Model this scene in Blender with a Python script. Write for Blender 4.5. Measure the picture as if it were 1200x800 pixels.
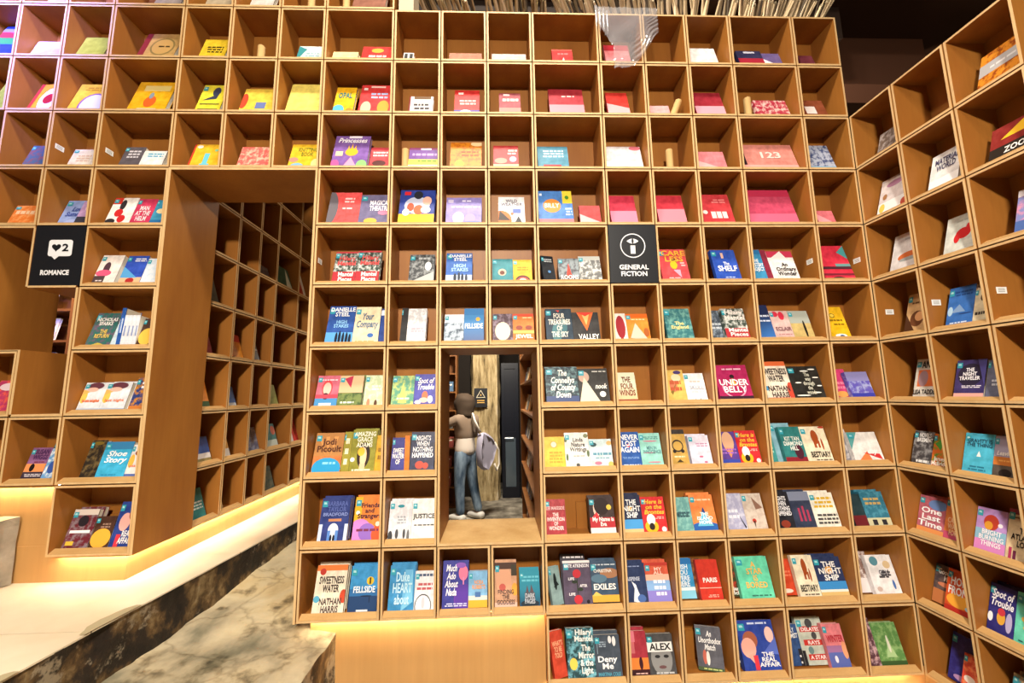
import bpy, bmesh, math, random, re
from mathutils import Vector, Matrix

for o in list(bpy.data.objects):
    bpy.data.objects.remove(o, do_unlink=True)
SC = bpy.context.scene
COL = SC.collection
random.seed(7)

# ------------------------------------------------------------------ camera
CZ = 1.74                                  # eye height above the shop floor
FPX, YAW, PITCH, ROLL = 472.176, .0352, .1315, -.016
cy, sy, cp, sp, cr, sr = math.cos(YAW), math.sin(YAW), math.cos(PITCH), math.sin(PITCH), math.cos(ROLL), math.sin(ROLL)
F = Vector((sy*cp, cy*cp, sp)); R0 = Vector((cy, -sy, 0)); U0 = R0.cross(F)
RV = cr*R0 + sr*U0; UV = -sr*R0 + cr*U0
cam = bpy.data.cameras.new('camera'); cam_o = bpy.data.objects.new('camera', cam); COL.objects.link(cam_o)
cam.sensor_width = 36; cam.lens = FPX/1200*36; cam.clip_start = .02
cam_o.matrix_world = Matrix(((RV.x, UV.x, -F.x, 0), (RV.y, UV.y, -F.y, 0), (RV.z, UV.z, -F.z, CZ), (0, 0, 0, 1)))
SC.camera = cam_o

# ------------------------------------------------------------------ world, lights, exposure
W = bpy.data.worlds.new('world'); SC.world = W; W.use_nodes = True
W.node_tree.nodes['Background'].inputs[0].default_value = (1, .86, .70, 1)
W.node_tree.nodes['Background'].inputs[1].default_value = .10

def area(name, loc, target, size, power, color=(1, .91, .78), size_y=None, spread=180):
    l = bpy.data.lights.new(name, 'AREA'); l.energy = power; l.color = color; l.size = size
    if size_y: l.shape = 'RECTANGLE'; l.size_y = size_y
    l.spread = math.radians(spread)
    o = bpy.data.objects.new(name, l); COL.objects.link(o); o.location = loc
    o.rotation_euler = (Vector(target)-Vector(loc)).to_track_quat('-Z', 'Y').to_euler()
    return o
# the shop's two ceiling lamps, plus an added fill behind the viewer
LAMPS = [(-.40, .70, CZ+3.45, 36), (.25, .62, CZ+3.45, 36), (-.05, -1.6, CZ+2.1, 205)]
for lx, ly, lz, lp in LAMPS: area('ceiling_lamp_light', (lx, ly, lz), (lx*.8, ly+.75, CZ-.6), .30, lp)
# violet light reaching the upper left corner
area('violet_lamp_light', (-1.9, .3, CZ+2.35), (-2.9, 2.0, CZ+2.05), .3, 34, (.22, .20, 1), spread=62)
# back room and corridor lamps, with fills added for ceiling and bookcase
area('back_room_lamp_light', (-.1, 4.9, CZ+1.6), (-.3, 6.2, CZ-.6), .5, 95, (1, .90, .74))
area('back_room_lamp_light', (.6, 3.2, CZ+1.95), (1.6, 3.6, CZ+2.75), .5, 60, (1, .82, .62))  # added fill that lifts the dark ceiling
area('back_room_uplight', (1.7, 4.3, CZ+1.5), (2.0, 3.6, CZ+2.75), .5, 40, (1, .80, .62))  # second added ceiling fill, out of sight behind the shelf wall
area('corridor_lamp_light', (-1.0, 3.0, CZ+1.5), (-1.7, 2.9, CZ-.8), .3, 1.2, (1, .82, .60))
area('left_room_lamp_light', (-2.9, 2.75, CZ+1.3), (-3.5, 3.3, CZ+.4), .3, 16, (1, .78, .50))  # fill added to brighten the bookcase behind the left opening

vs = SC.view_settings
vs.view_transform = 'Standard'; vs.look = 'None'; vs.exposure = .72; vs.gamma = 1; vs.use_curve_mapping = False

# ------------------------------------------------------------------ helpers
def lin(h):
    h = h.lstrip('#')
    out = []
    for i in (0, 2, 4):
        v = int(h[i:i+2], 16)/255
        out.append(v/12.92 if v <= .04045 else ((v+.055)/1.055)**2.4)
    return tuple(out)+(1,)
MATS = {}
def mat(key, color=None, rough=.5, spec=.5, metal=0):
    if key in MATS: return MATS[key]
    m = bpy.data.materials.new(key); m.use_nodes = True
    b = m.node_tree.nodes['Principled BSDF']
    if color: b.inputs['Base Color'].default_value = lin(color) if isinstance(color, str) else tuple(color)+(1,)*(4-len(color))
    b.inputs['Roughness'].default_value = rough; b.inputs['Specular IOR Level'].default_value = spec; b.inputs['Metallic'].default_value = metal
    MATS[key] = m
    return m
def bsdf(m): return m.node_tree.nodes['Principled BSDF']
def nd(m, t, **kw):
    n = m.node_tree.nodes.new(t)
    for k, v in kw.items(): setattr(n, k, v)
    return n
def lk(m, a, b): m.node_tree.links.new(a, b)
def ramp(m, stops):
    n = nd(m, 'ShaderNodeValToRGB'); e = n.color_ramp.elements
    while len(e) > 1: e.remove(e[-1])
    e[0].position = stops[0][0]; e[0].color = stops[0][1]
    for p, c in stops[1:]:
        x = e.new(p); x.color = c
    return n
def noise(m, scale, detail=4, coord='Object', stretch=None, rough=.55):
    tc = nd(m, 'ShaderNodeTexCoord'); n = nd(m, 'ShaderNodeTexNoise')
    n.inputs['Scale'].default_value = scale; n.inputs['Detail'].default_value = detail; n.inputs['Roughness'].default_value = rough
    if stretch:
        mp = nd(m, 'ShaderNodeMapping'); mp.inputs['Scale'].default_value = stretch
        lk(m, tc.outputs[coord], mp.inputs[0]); lk(m, mp.outputs[0], n.inputs['Vector'])
    else: lk(m, tc.outputs[coord], n.inputs['Vector'])
    return n
def bump(m, src, strength, dist=.01):
    b = nd(m, 'ShaderNodeBump'); b.inputs['Strength'].default_value = strength; b.inputs['Distance'].default_value = dist
    lk(m, src, b.inputs['Height']); lk(m, b.outputs[0], bsdf(m).inputs['Normal'])

def wood(key, dark, light, rough=.45, scale=6, stretch=(1, 1, .25)):
    m = mat(key, light, rough, .35)
    n = noise(m, scale, 6, stretch=stretch); g = noise(m, scale*14, 3, stretch=(1, 1, .06))
    r = ramp(m, [(.3, lin(dark)), (.7, lin(light))]); lk(m, n.outputs[0], r.inputs[0])
    mx = nd(m, 'ShaderNodeMix', data_type='RGBA', blend_type='MULTIPLY'); mx.inputs[0].default_value = .16
    r2 = ramp(m, [(.35, (.62, .58, .52, 1)), (.65, (1, 1, 1, 1))]); lk(m, g.outputs[0], r2.inputs[0])
    lk(m, r.outputs[0], mx.inputs[6]); lk(m, r2.outputs[0], mx.inputs[7]); lk(m, mx.outputs[2], bsdf(m).inputs['Base Color'])
    return m
PLY = wood('plywood', '925a25', 'a86e2e')
EDGE = wood('plywood_edge', 'cda572', 'e0bf8c', .55, 20)
LIPM = wood('plywood_lip', 'bd925a', 'cfa76e', .5, 12, (.25, 1, 1))
GOLD = wood('plywood_kick_panel', 'bc8c52', 'ca9a60', .4, 3)
DARKW = wood('dark_core', '4a3018', '5c3c1e')
WHITE = mat('white_paint', 'ececf0', .5)
BLACK = mat('sign_black', '14161c', .45)
PAPER = mat('paper_edges', 'e6dcc8', .85, .2)
TEAL = mat('teal_sticker', '2f9fb4', .4); TEAL2 = mat('teal_sticker_pale', 'a8dce2', .4)
LED = mat('led_strip'); bsdf(LED).inputs['Emission Color'].default_value = (1, .87, .62, 1); bsdf(LED).inputs['Emission Strength'].default_value = 44

class MB:
    """collects polygons (with a material slot each) and links them as one mesh object"""
    def __init__(s): s.v = []; s.f = []; s.m = []
    def poly(s, pts, mi=0):
        i = len(s.v); s.v += [tuple(p) for p in pts]; s.f.append(tuple(range(i, i+len(pts)))); s.m.append(mi)
    def box(s, x0, x1, y0, y1, z0, z1, mi=0, front=None):
        i = len(s.v)
        s.v += [(x0, y0, z0), (x1, y0, z0), (x1, y1, z0), (x0, y1, z0), (x0, y0, z1), (x1, y0, z1), (x1, y1, z1), (x0, y1, z1)]
        for k, q in enumerate(((0, 3, 2, 1), (4, 5, 6, 7), (0, 1, 5, 4), (2, 3, 7, 6), (1, 2, 6, 5), (3, 0, 4, 7))):
            s.f.append(tuple(i+j for j in q)); s.m.append(front if (front is not None and k == 2) else mi)
    def prism(s, prof, x0, x1, mi=0):
        """profile of (y, z) points, extruded along x"""
        i = len(s.v); n = len(prof)
        s.v += [(x0, y, z) for y, z in prof]+[(x1, y, z) for y, z in prof]
        s.f.append(tuple(i+j for j in range(n))); s.f.append(tuple(i+n+j for j in reversed(range(n)))); s.m += [mi, mi]
        for j in range(n):
            k = (j+1) % n; s.f.append((i+j, i+n+j, i+n+k, i+k)); s.m.append(mi)
    def tube(s, pts, rad, seg=8, mi=0, cap=True):
        """tube through points; rad is a number or a list"""
        n = len(pts); rings = []
        for k, p in enumerate(pts):
            p = Vector(p); t = (Vector(pts[min(k+1, n-1)])-Vector(pts[max(k-1, 0)])).normalized()
            a = t.orthogonal().normalized(); b = t.cross(a)
            if k and rings:
                a = (pa-t*pa.dot(t)).normalized(); b = t.cross(a)
            pa = a; r = rad[k] if isinstance(rad, (list, tuple)) else rad
            rings.append(len(s.v))
            s.v += [tuple(p+a*r*math.cos(2*math.pi*j/seg)+b*r*math.sin(2*math.pi*j/seg)) for j in range(seg)]
        for k in range(n-1):
            for j in range(seg):
                j2 = (j+1) % seg; s.f.append((rings[k]+j, rings[k]+j2, rings[k+1]+j2, rings[k+1]+j)); s.m.append(mi)
        if cap:
            s.f.append(tuple(rings[0]+j for j in reversed(range(seg)))); s.f.append(tuple(rings[-1]+j for j in range(seg))); s.m += [mi, mi]
    def mesh(s, name, mats):
        me = bpy.data.meshes.new(name); me.from_pydata(s.v, [], s.f); me.polygons.foreach_set('material_index', s.m)
        for m in (mats if isinstance(mats, (list, tuple)) else [mats]): me.materials.append(m)
        me.update(); return me
    def build(s, name, mats, parent=None, smooth=False, **kw):
        me = s.mesh(name, mats)
        if smooth: me.polygons.foreach_set('use_smooth', [True]*len(me.polygons))
        return put(name, me, parent, **kw)
def put(name, me, parent=None, loc=None, rot=None):
    o = bpy.data.objects.new(name, me); COL.objects.link(o); o.parent = parent
    if loc is not None: o.location = loc
    if rot is not None: o.rotation_euler = rot
    return o
def tag(o, label=None, cat=None, group=None, kind=None):
    if label: o['label'] = label
    if cat: o['category'] = cat
    if group: o['group'] = group
    if kind: o['kind'] = kind
    return o
def struct(o, label=None): return tag(o, label, kind='structure')
def empty(name, loc=(0, 0, 0), rz=0):
    o = bpy.data.objects.new(name, None); COL.objects.link(o); o.location = loc; o.rotation_euler = (0, 0, rz); o.empty_display_size = .05
    return o

TEXTS = []          # (text, align, shear, finish callback) all converted in one depsgraph pass
def want_text(s, done, shear=0, bold=.012, line=.84): TEXTS.append((s, done, shear, bold, line))
def make_texts():
    objs = []
    for s, done, shear, bold, line in TEXTS:
        c = bpy.data.curves.new('lettering', 'FONT'); c.body = s.replace('/', '\n'); c.align_x = 'CENTER'; c.resolution_u = 2
        c.offset = bold; c.shear = shear; c.space_line = line; c.fill_mode = 'FRONT'
        o = bpy.data.objects.new('lettering', c); COL.objects.link(o); objs.append(o)
    bpy.context.view_layer.update(); dg = bpy.context.evaluated_depsgraph_get()
    for o, t in zip(objs, TEXTS):
        me = bpy.data.meshes.new_from_object(o.evaluated_get(dg)); t[1](me)
    for o in objs:
        c = o.data; bpy.data.objects.remove(o); bpy.data.curves.remove(c)
def fit_text(me, x0, z0, x1, z1, y, sx_max=1.5, sz_max=1.9):
    """lay a text mesh (made in xy) into the rectangle x0..x1, z0..z1 of the plane y"""
    vs_ = [v.co.copy() for v in me.vertices]
    if not vs_: return
    ax, bx = min(v.x for v in vs_), max(v.x for v in vs_); az, bz = min(v.y for v in vs_), max(v.y for v in vs_)
    fx = (x1-x0)/max(bx-ax, 1e-6); fz = (z1-z0)/max(bz-az, 1e-6); s = min(fx, fz)
    fx = min(fx, s*sx_max); fz = min(fz, s*sz_max)
    cx, cz = (x0+x1)/2, (z0+z1)/2
    for v, q in zip(me.vertices, vs_):
        v.co = (cx+(q.x-(ax+bx)/2)*fx, y, cz+(q.y-(az+bz)/2)*fz)
    me.update()

# ------------------------------------------------------------------ the shelf grid
D = 1.94                                                    # the shelf wall's front plane
ZT, DZ = CZ+2.0708, .3051
def zr(r): return ZT-DZ*r                                   # height of row line r
XC = [-2.714, -2.469, -2.234, -1.996, -1.635, -1.387, -1.137, -.9, -.536, -.287, -.044, .201, .565, .81, 1.052, 1.297, 1.655, 1.911]
def xc(c): return XC[c+7]
XR, XK, YB = 1.911, -1.635, 2.29                            # side wall front, corridor shelf front, back of the wall
RC = [0, .231, .462, .693]
KC = [2.29, 2.515, 2.74, 2.96, 3.29, 3.52, 3.85]
P, GAP, DEPTH, LIPD, LIPH, SETB, LEAN = .012, .0028, .174, .030, .016, .037, math.radians(17)
NUM = ['zero', 'one', 'two', 'three', 'four', 'five', 'six', 'seven', 'eight', 'nine', 'ten', 'eleven', 'twelve']
ORD = ['', 'first', 'second', 'third', 'fourth', 'fifth', 'sixth', 'seventh', 'eighth', 'ninth', 'tenth', 'eleventh']
def frame(w, r, c):
    """lower left front corner, turn about z and width of a cubby"""
    if w == 'M': return Vector((xc(c), D, zr(r+1))), 0., xc(c+1)-xc(c)
    if w == 'R': return Vector((XR, D-RC[c], zr(r+1))), -math.pi/2, RC[c+1]-RC[c]
    return Vector((XK, KC[c], zr(r+1))), math.pi/2, KC[c+1]-KC[c]
def rowname(r): return 'cut-off top row' if r < 0 else 'row '+NUM[r+1]
def place(w, r, c):
    if w == 'R': return 'in %s of side wall' % rowname(r)
    if w == 'K': return 'in %s' % rowname(r)
    if c >= 0: return 'in %s right of doorway' % rowname(r)
    if c >= -3: return 'in %s above doorway' % rowname(r)
    return 'in %s left of doorway' % rowname(r)

# ------------------------------------------------------------------ setting: floor, walls, ceiling, stone walkway
from mathutils import noise as mn
def rough_grid(x0, x1, y0, y1, nx, ny, zf, xl=None):
    """grid mesh builder, zf(x, y) gives the height, xl(y) an own left border"""
    m = MB()
    for j in range(ny+1):
        y = y0+(y1-y0)*j/ny; a = xl(y) if xl else x0
        for i in range(nx+1):
            x = a+(x1-a)*i/nx; m.v.append((x, y, zf(x, y)))
    for j in range(ny):
        for i in range(nx):
            k = j*(nx+1)+i; m.f.append((k, k+1, k+nx+2, k+nx+1)); m.m.append(0)
    return m
STONE = mat('weathered_stone', 'b8a888', .75, .3)
n1 = noise(STONE, 2.6, 8, stretch=(1, .6, 1)); n2 = noise(STONE, 9, 8)
r1 = ramp(STONE, [(.30, lin('4c4a3e')), (.40, lin('7c755f')), (.48, lin('b0a184')), (.56, lin('c4b492')), (.64, lin('c0aa80')), (.74, lin('967f56'))]); lk(STONE, n1.outputs[0], r1.inputs[0])
r2 = ramp(STONE, [(.30, (.14, .12, .09, 1)), (.38, (.62, .58, .5, 1)), (.44, (.95, .93, .88, 1)), (.6, (1, 1, 1, 1))]); lk(STONE, n2.outputs[0], r2.inputs[0])
mx = nd(STONE, 'ShaderNodeMix', data_type='RGBA', blend_type='MULTIPLY'); mx.inputs[0].default_value = .85
lk(STONE, r1.outputs[0], mx.inputs[6]); lk(STONE, r2.outputs[0], mx.inputs[7])
tc = nd(STONE, 'ShaderNodeTexCoord'); wn = noise(STONE, 4, 4); vo = nd(STONE, 'ShaderNodeTexVoronoi', feature='DISTANCE_TO_EDGE'); vo.inputs['Scale'].default_value = 3.2
ad = nd(STONE, 'ShaderNodeMix', data_type='RGBA'); ad.inputs[0].default_value = .22; lk(STONE, tc.outputs['Object'], ad.inputs[6]); lk(STONE, wn.outputs[1], ad.inputs[7]); lk(STONE, ad.outputs[2], vo.inputs['Vector'])
r3 = ramp(STONE, [(0, (.25, .22, .18, 1)), (.012, (.6, .56, .5, 1)), (.03, (1, 1, 1, 1))]); lk(STONE, vo.outputs['Distance'], r3.inputs[0])
mx2 = nd(STONE, 'ShaderNodeMix', data_type='RGBA', blend_type='MULTIPLY'); mx2.inputs[0].default_value = .38; lk(STONE, mx.outputs[2], mx2.inputs[6]); lk(STONE, r3.outputs[0], mx2.inputs[7]); lk(STONE, mx2.outputs[2], bsdf(STONE).inputs['Base Color'])
bump(STONE, n2.outputs[0], .6, .02)
SOOT = mat('blackened_stone', '2a221a', .6, .4)
n1 = noise(SOOT, 7, 10, stretch=(1, 1, .8), rough=.65)
r1 = ramp(SOOT, [(.36, lin('15100c')), (.48, lin('2a2018')), (.55, lin('5a4428')), (.63, lin('8a7450')), (.72, lin('b0a488'))]); lk(SOOT, n1.outputs[0], r1.inputs[0])
n2 = noise(SOOT, 4.2, 6, rough=.7); r2 = ramp(SOOT, [(.555, (0, 0, 0, 1)), (.60, (.8, .8, .8, 1))]); lk(SOOT, n2.outputs[0], r2.inputs[0])
mx = nd(SOOT, 'ShaderNodeMix', data_type='RGBA'); lk(SOOT, r2.outputs[0], mx.inputs[0]); lk(SOOT, r1.outputs[0], mx.inputs[6]); mx.inputs[7].default_value = lin('a0927a'); lk(SOOT, mx.outputs[2], bsdf(SOOT).inputs['Base Color'])
bump(SOOT, n1.outputs[0], .7, .02)
CREAM = mat('cream_floor', 'e2d6c0', .4, .4)
n1 = noise(CREAM, 3, 5); r1 = ramp(CREAM, [(.35, lin('d2c2a6')), (.65, lin('e2d5bd'))]); lk(CREAM, n1.outputs[0], r1.inputs[0]); lk(CREAM, r1.outputs[0], bsdf(CREAM).inputs['Base Color'])
CONC = mat('rough_concrete', '8a8276', .85, .2)
n1 = noise(CONC, 5, 8); r1 = ramp(CONC, [(.35, lin('5c564c')), (.6, lin('9a9284')), (.72, lin('b8b0a0'))]); lk(CONC, n1.outputs[0], r1.inputs[0]); lk(CONC, r1.outputs[0], bsdf(CONC).inputs['Base Color']); bump(CONC, n1.outputs[0], .6, .02)
DARK = mat('dark_plaster', '1d1712', .8, .2)
CEIL = mat('dark_ceiling', '3a2519', .8, .2)

m = MB(); m.poly([(-6, -3.5, 0), (6, -3.5, 0), (6, 9, 0), (-6, 9, 0)]); struct(m.build('floor', CONC))
m = MB(); m.box(-6, 6, -3.5, 2.4, CZ+3.8, CZ+3.9); struct(m.build('ceiling_front', mat('warm_plaster', '8a7458', .8)))
m = MB(); m.box(-6, 6, 2.4, 9, CZ+2.75, CZ+2.85); CE = struct(m.build('ceiling', CEIL))
m = MB(); m.box(-6, 6, 2.4, 2.5, CZ+2.85, CZ+3.9); struct(m.build('wall_drop', CEIL))
m = MB(); m.box(-6, 6, 8.4, 8.5, 0, CZ+2.75); struct(m.build('wall_far', DARK))
m = MB(); m.box(-6, 6, -3.6, -3.5, 0, CZ+3.8); struct(m.build('wall_behind', mat('warm_plaster', '8a7458', .8)))
m = MB(); m.box(-6.1, -6, -3.5, 8.5, 0, CZ+3.8); struct(m.build('wall_left', mat('warm_plaster')))
m = MB(); m.box(6, 6.1, -3.5, 8.5, 0, CZ+3.8); struct(m.build('wall_right', mat('warm_plaster')))

# cubbies that exist on the main wall
CELLS = [(-1, c) for c in range(-7, 1)]+[(r, c) for r in (0, 1) for c in range(-7, 10)]+[(2, c) for c in range(-6, 10)]
CELLS += [(3, c) for c in (-6, -5, -4)]+[(r, -4) for r in range(4, 9)]+[(6, -6), (7, -6), (7, -5)]
CELLS += [(r, c) for r in range(3, 11) for c in range(10) if not (r == 4 and c == 5) and not (6 <= r <= 8 and c in (2, 3)) and not (r == 10 and c < 4)]
m = MB()                                   # the wall's core behind the cubbies
for r, c in CELLS+[(4, 5), (4, -5)]:
    m.box(xc(c), xc(c+1), D+DEPTH+.002, YB, zr(r+1), zr(r))
struct(m.build('wall_core', DARKW))
m = MB(); m.box(XR+DEPTH+.004, XR+.35, 1.2, D+.3, 0, zr(2)); struct(m.build('wall_side_core', DARKW))
m = MB(); m.box(XK-.35, XK-DEPTH-.004, YB, 3.9, CZ-.8, zr(1)); struct(m.build('wall_corridor_core', DARKW))

# reveals of the doorway and of the two openings, each a plywood panel
TN = [0]
def trim(x0, x1, y0, y1, z0, z1, mats=None, label=None):
    TN[0] += 1; m = MB(); m.box(x0, x1, y0, y1, z0, z1, 0, 1)
    return struct(m.build('trim_%d' % TN[0], mats or [PLY, EDGE]), label)
t = .012
trim(xc(-3)-.001, xc(-3)+t, D-.001, YB, zr(9), zr(3), label='plywood reveal on the left of the doorway')
trim(xc(-3)+t, xc(0)-t, D-.001, YB, zr(3)-t, zr(3), label='plywood soffit over the doorway')
trim(xc(0)-t, xc(0)-.001, D-.001, YB, zr(10), zr(3), label='plywood jamb on the right of the doorway')
for z0, z1, x0, x1 in ((zr(9), zr(6), xc(2)+.001, xc(2)+t), (zr(9), zr(6), xc(4)-t, xc(4)-.001), (zr(6)-t, zr(6)-.001, xc(2)+t, xc(4)-t)):
    trim(x0, x1, D-.001, YB, z0, z1)
SILL = wood('dusty_sill', 'b98e50', 'd2ab70', .6, 8)
trim(xc(2)+t, xc(4)-t, D-.001, YB, zr(9)+.001, zr(9)+t, [SILL, EDGE], 'dusty plywood sill of the window opening')
# L-shaped opening at the left
trim(xc(-6)+.001, xc(-6)+t, D-.001, YB, zr(6), zr(4)); trim(xc(-6)+t, xc(-5)-.001, D-.001, YB, zr(4)-t, zr(4)-.001)
trim(xc(-5)-t*.4, xc(-5)+t*.4, D-.003, YB, zr(5), zr(4)-t); trim(xc(-5)+t*.4, xc(-4)-t, D-.003, YB, zr(5)-t*.4, zr(5)+t*.4)
trim(xc(-4)-t, xc(-4)-.001, D-.001, YB, zr(7), zr(5)-t*.4)
trim(xc(-5)+.001, xc(-5)+t, D-.001, YB, zr(7)+t, zr(6)+.004); trim(xc(-6)+t, xc(-5)+.001, D-.001, YB, zr(6)+.001, zr(6)+.004)
trim(xc(-5)+t, xc(-4)-t, D-.001, YB, zr(7)+.001, zr(7)+t)

# kick panels (recessed), lit from above by hidden strips
PLAT = CZ-.80
KY = 2.0
def kick(x0, x1, y0, y1, z0, z1, label=None): return trim(x0, x1, y0, y1, z0, z1, [GOLD, GOLD], label)
kick(-.86, xc(4), KY, KY+.012, 0, zr(10), 'golden kick panel under the bottom shelf row')
kick(xc(4), XR+.06, KY, KY+.012, 0, zr(11), 'golden kick panel under the lowest cubbies')
kick(XR+.06, XR+.072, 1.2, KY, 0, zr(11), 'golden kick panel under the side wall')
kick(-1.707, -1.695, KY, 3.9, PLAT, zr(9), 'golden kick panel along the corridor shelf')
kick(-2.4, -1.707, KY, KY+.012, PLAT, CZ-.645, 'lower golden kick panel left of the doorway')
kick(-2.75, xc(-4), KY+.002, KY+.014, CZ-.645, zr(8), 'upper golden kick panel left of the doorway')
kick(-.86, -.848, KY+.012, YB, 0, zr(10))
def led(x0, x1, y0, y1, z, label, lip='y'):
    root = empty('led_strip', ((x0+x1)/2, (y0+y1)/2, z)); tag(root, label, 'light strip', 'warm strip lights under the shelves')
    cx, cyy = (x0+x1)/2, (y0+y1)/2
    m = MB(); m.box(x0-cx, x1-cx, y0-cyy, y1-cyy, -.004, 0)
    if lip == 'y': m.box(x0-cx, x1-cx, y0-cyy-.003, y0-cyy, -.012, 0)
    elif lip == 'x': m.box(x1-cx, x1-cx+.003, y0-cyy, y1-cyy, -.012, 0)
    else: m.box(x0-cx-.003, x0-cx, y0-cyy, y1-cyy, -.012, 0)
    m.build('channel', GOLD, root)
    m = MB(); e = .0015; m.box(x0-cx+e, x1-cx-e, y0-cyy+e, y1-cyy-e, -.008, -.004); m.build('diffuser', LED, root)
led(-.86, xc(4)-.01, 1.972, 1.984, zr(10), 'warm light strip under the bottom row right of doorway')
led(xc(4)+.02, XR-.02, 1.972, 1.984, zr(11), 'warm light strip under the lowest cubbies')
led(xc(-4)+.01, xc(-3)-.02, 1.972, 1.984, zr(9), 'warm light strip under lowest cubby left of doorway')
led(-2.7, xc(-4)-.01, 1.972, 1.984, zr(8), 'warm light strip under cubbies at left edge')
led(-1.678, -1.666, 1.99, 3.88, zr(9), 'warm light strip running along the corridor shelf base', 'x')
led(XR+.03, XR+.042, 1.25, 1.9, zr(11), 'warm light strip under the side wall', '-x')

# raised platform with blackened front
EDGEPTS = [(-1.50, .5), (-1.455, 1.337), (-1.443, 1.6), (-1.41, 1.895), (-1.336, 2.8), (-1.20, 4.4)]
def edge_x(y):
    for (xa, ya), (xb, yb) in zip(EDGEPTS, EDGEPTS[1:]):
        if y <= yb: return xa+(xb-xa)*(y-ya)/(yb-ya)
    return EDGEPTS[-1][0]
plat = struct(empty('floor_platform', (0, 0, 0)), 'cream raised platform with blackened stone edge left of the walkway')
cuts = [.5, 1.02, 1.585, 2.3, 3.2, 4.4]
for a, b in zip(cuts, cuts[1:]):
    m = MB(); ys = [a+.002+(b-a-.004)*k/6 for k in range(7)]
    top = [(edge_x(y)+.004+.004*mn.noise((y*9, 3, 1)), y, PLAT) for y in ys]; n = len(top)
    m.poly([(-3.6, ys[0], PLAT)]+top+[(-3.6, ys[-1], PLAT)])
    for p, q in zip(top, top[1:]): m.poly([(p[0], p[1], PLAT-.006), (q[0], q[1], PLAT-.006), q, p])
    for y in (ys[0], ys[-1]): m.poly([(-3.6, y, PLAT), (-3.6, y, PLAT-.006), (edge_x(y), y, PLAT-.006), (edge_x(y), y, PLAT)])
    m.build('paving_slab', CREAM, plat)
m = MB(); ny, nz = 130, 12
for j in range(ny+1):
    y = .5+3.9*j/ny
    for k in range(nz+1):
        z = PLAT-.004-.32*k/nz
        m.v.append((edge_x(y)-.004+.016*mn.noise((y*8, z*8, .3))+.008*mn.noise((y*26, z*26, 5)), y, z))
for j in range(ny):
    for k in range(nz):
        i = j*(nz+1)+k; m.f.append((i, i+1, i+nz+2, i+nz+1)); m.m.append(0)
m.build('step_face', SOOT, plat, smooth=True)
# chipped spots of bare stone on the platform's edge and face
CHIP = mat('bare_stone', 'a89a78', .8)
for yy, ln, wd in ((1.66, .20, .05), (1.33, .09, .04)):
    m = MB(); pts = []
    for k in range(9):
        u = k/8; y = yy+(u-.5)*ln; pts.append((edge_x(y)+.008, y, PLAT+.003))
    back = [(edge_x(p[1])-wd*math.sin(math.pi*(k+.6)/9.2)*(1+.5*mn.noise((k, yy, 2))), p[1], PLAT+.003) for k, p in enumerate(pts)]
    m.poly(pts+back[::-1]); m.build('chipped_edge', CHIP, plat)
# worn stone walkway through the doorway
def slab_z(x, y): return CZ-1.052+.05*min(1, max(0, (-.75-x)/.7))+.085*min(1, max(0, (y-1.9)/.95))+.016*mn.noise((x*5, y*4, .7))+.006*mn.noise((x*17, y*15, 4))
m = rough_grid(0, -.745, .6, 4.4, 34, 150, slab_z, lambda y: edge_x(y)-.01)
walk = struct(m.build('floor_walkway', STONE, smooth=True), 'worn stone walkway through the doorway')
m = MB(); ny, nz = 60, 10
for j in range(ny+1):
    y = .6+1.4*j/ny
    for k in range(nz+1):
        z = slab_z(-.745, y)-.9*k/nz*(1 if k else 0)
        m.v.append((-.745+(.015*mn.noise((y*7, z*7, 2)) if k else 0), y, max(0, z)))
for j in range(ny):
    for k in range(nz):
        i = j*(nz+1)+k; m.f.append((i, i+nz+1, i+nz+2, i+1)); m.m.append(0)
m.build('walkway_side', SOOT, walk, smooth=True)
# rough grey stone block at the left
m = rough_grid(-2.85, -2.17, 1.6, 1.985, 10, 8, lambda x, y: PLAT+.285+.012*mn.noise((x*7, y*7, 2)))
blk = tag(empty('stone_block', (0, 0, 0)), 'rough grey stone block on platform at the left edge', 'stone block')
m.build('top', CHIP, blk, smooth=True)
m = MB(); nz = 8
for y_, flip in ((None, 0),):
    for j in range(9):
        y = 1.6+.385*j/8
        for k in range(nz+1):
            z = PLAT+.285+.012*mn.noise((-2.17*7, y*7, 2))-(.285)*k/nz
            m.v.append((-2.17+(.014*mn.noise((y*9, z*9, 1)) if k else 0), y, max(z, PLAT)))
    for j in range(8):
        for k in range(nz):
            i = j*(nz+1)+k; m.f.append((i, i+nz+1, i+nz+2, i+1)); m.m.append(0)
m.box(-2.85, -2.19, 1.602, 1.983, PLAT, PLAT+.26)
m.build('body', CONC, blk)

# ------------------------------------------------------------------ cubbies
CUB = {}
def cubby_parts(w, rest_shift, rest_w):
    key = (round(w, 3),)
    if key not in CUB:
        g = GAP; L = []
        def mk(nm, mats, f):
            m = MB(); f(m); L.append((nm, m.mesh(nm, mats)))
        mk('side_panel', [PLY, EDGE], lambda m: m.box(g, P, 0, DEPTH, g, DZ-g, 0, 1))
        mk('side_panel', [PLY, EDGE], lambda m: m.box(w-P, w-g, 0, DEPTH, g, DZ-g, 0, 1))
        mk('top_panel', [PLY, EDGE], lambda m: m.box(P, w-P, 0, DEPTH, DZ-P, DZ-g, 0, 1))
        mk('bottom_panel', [PLY, EDGE], lambda m: m.box(P, w-P, 0, DEPTH, g, P, 0, 1))
        mk('back_panel', PLY, lambda m: m.box(P, w-P, DEPTH-.006, DEPTH, P, DZ-P))
        mk('book_stop', LIPM, lambda m: m.prism([(.0005, P), (.0005, P+.002), (LIPD-.003, P+LIPH), (LIPD, P+LIPH), (LIPD, P)], P, w-P))
        CUB[key] = L
    return CUB[key]
REST = {}
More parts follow.
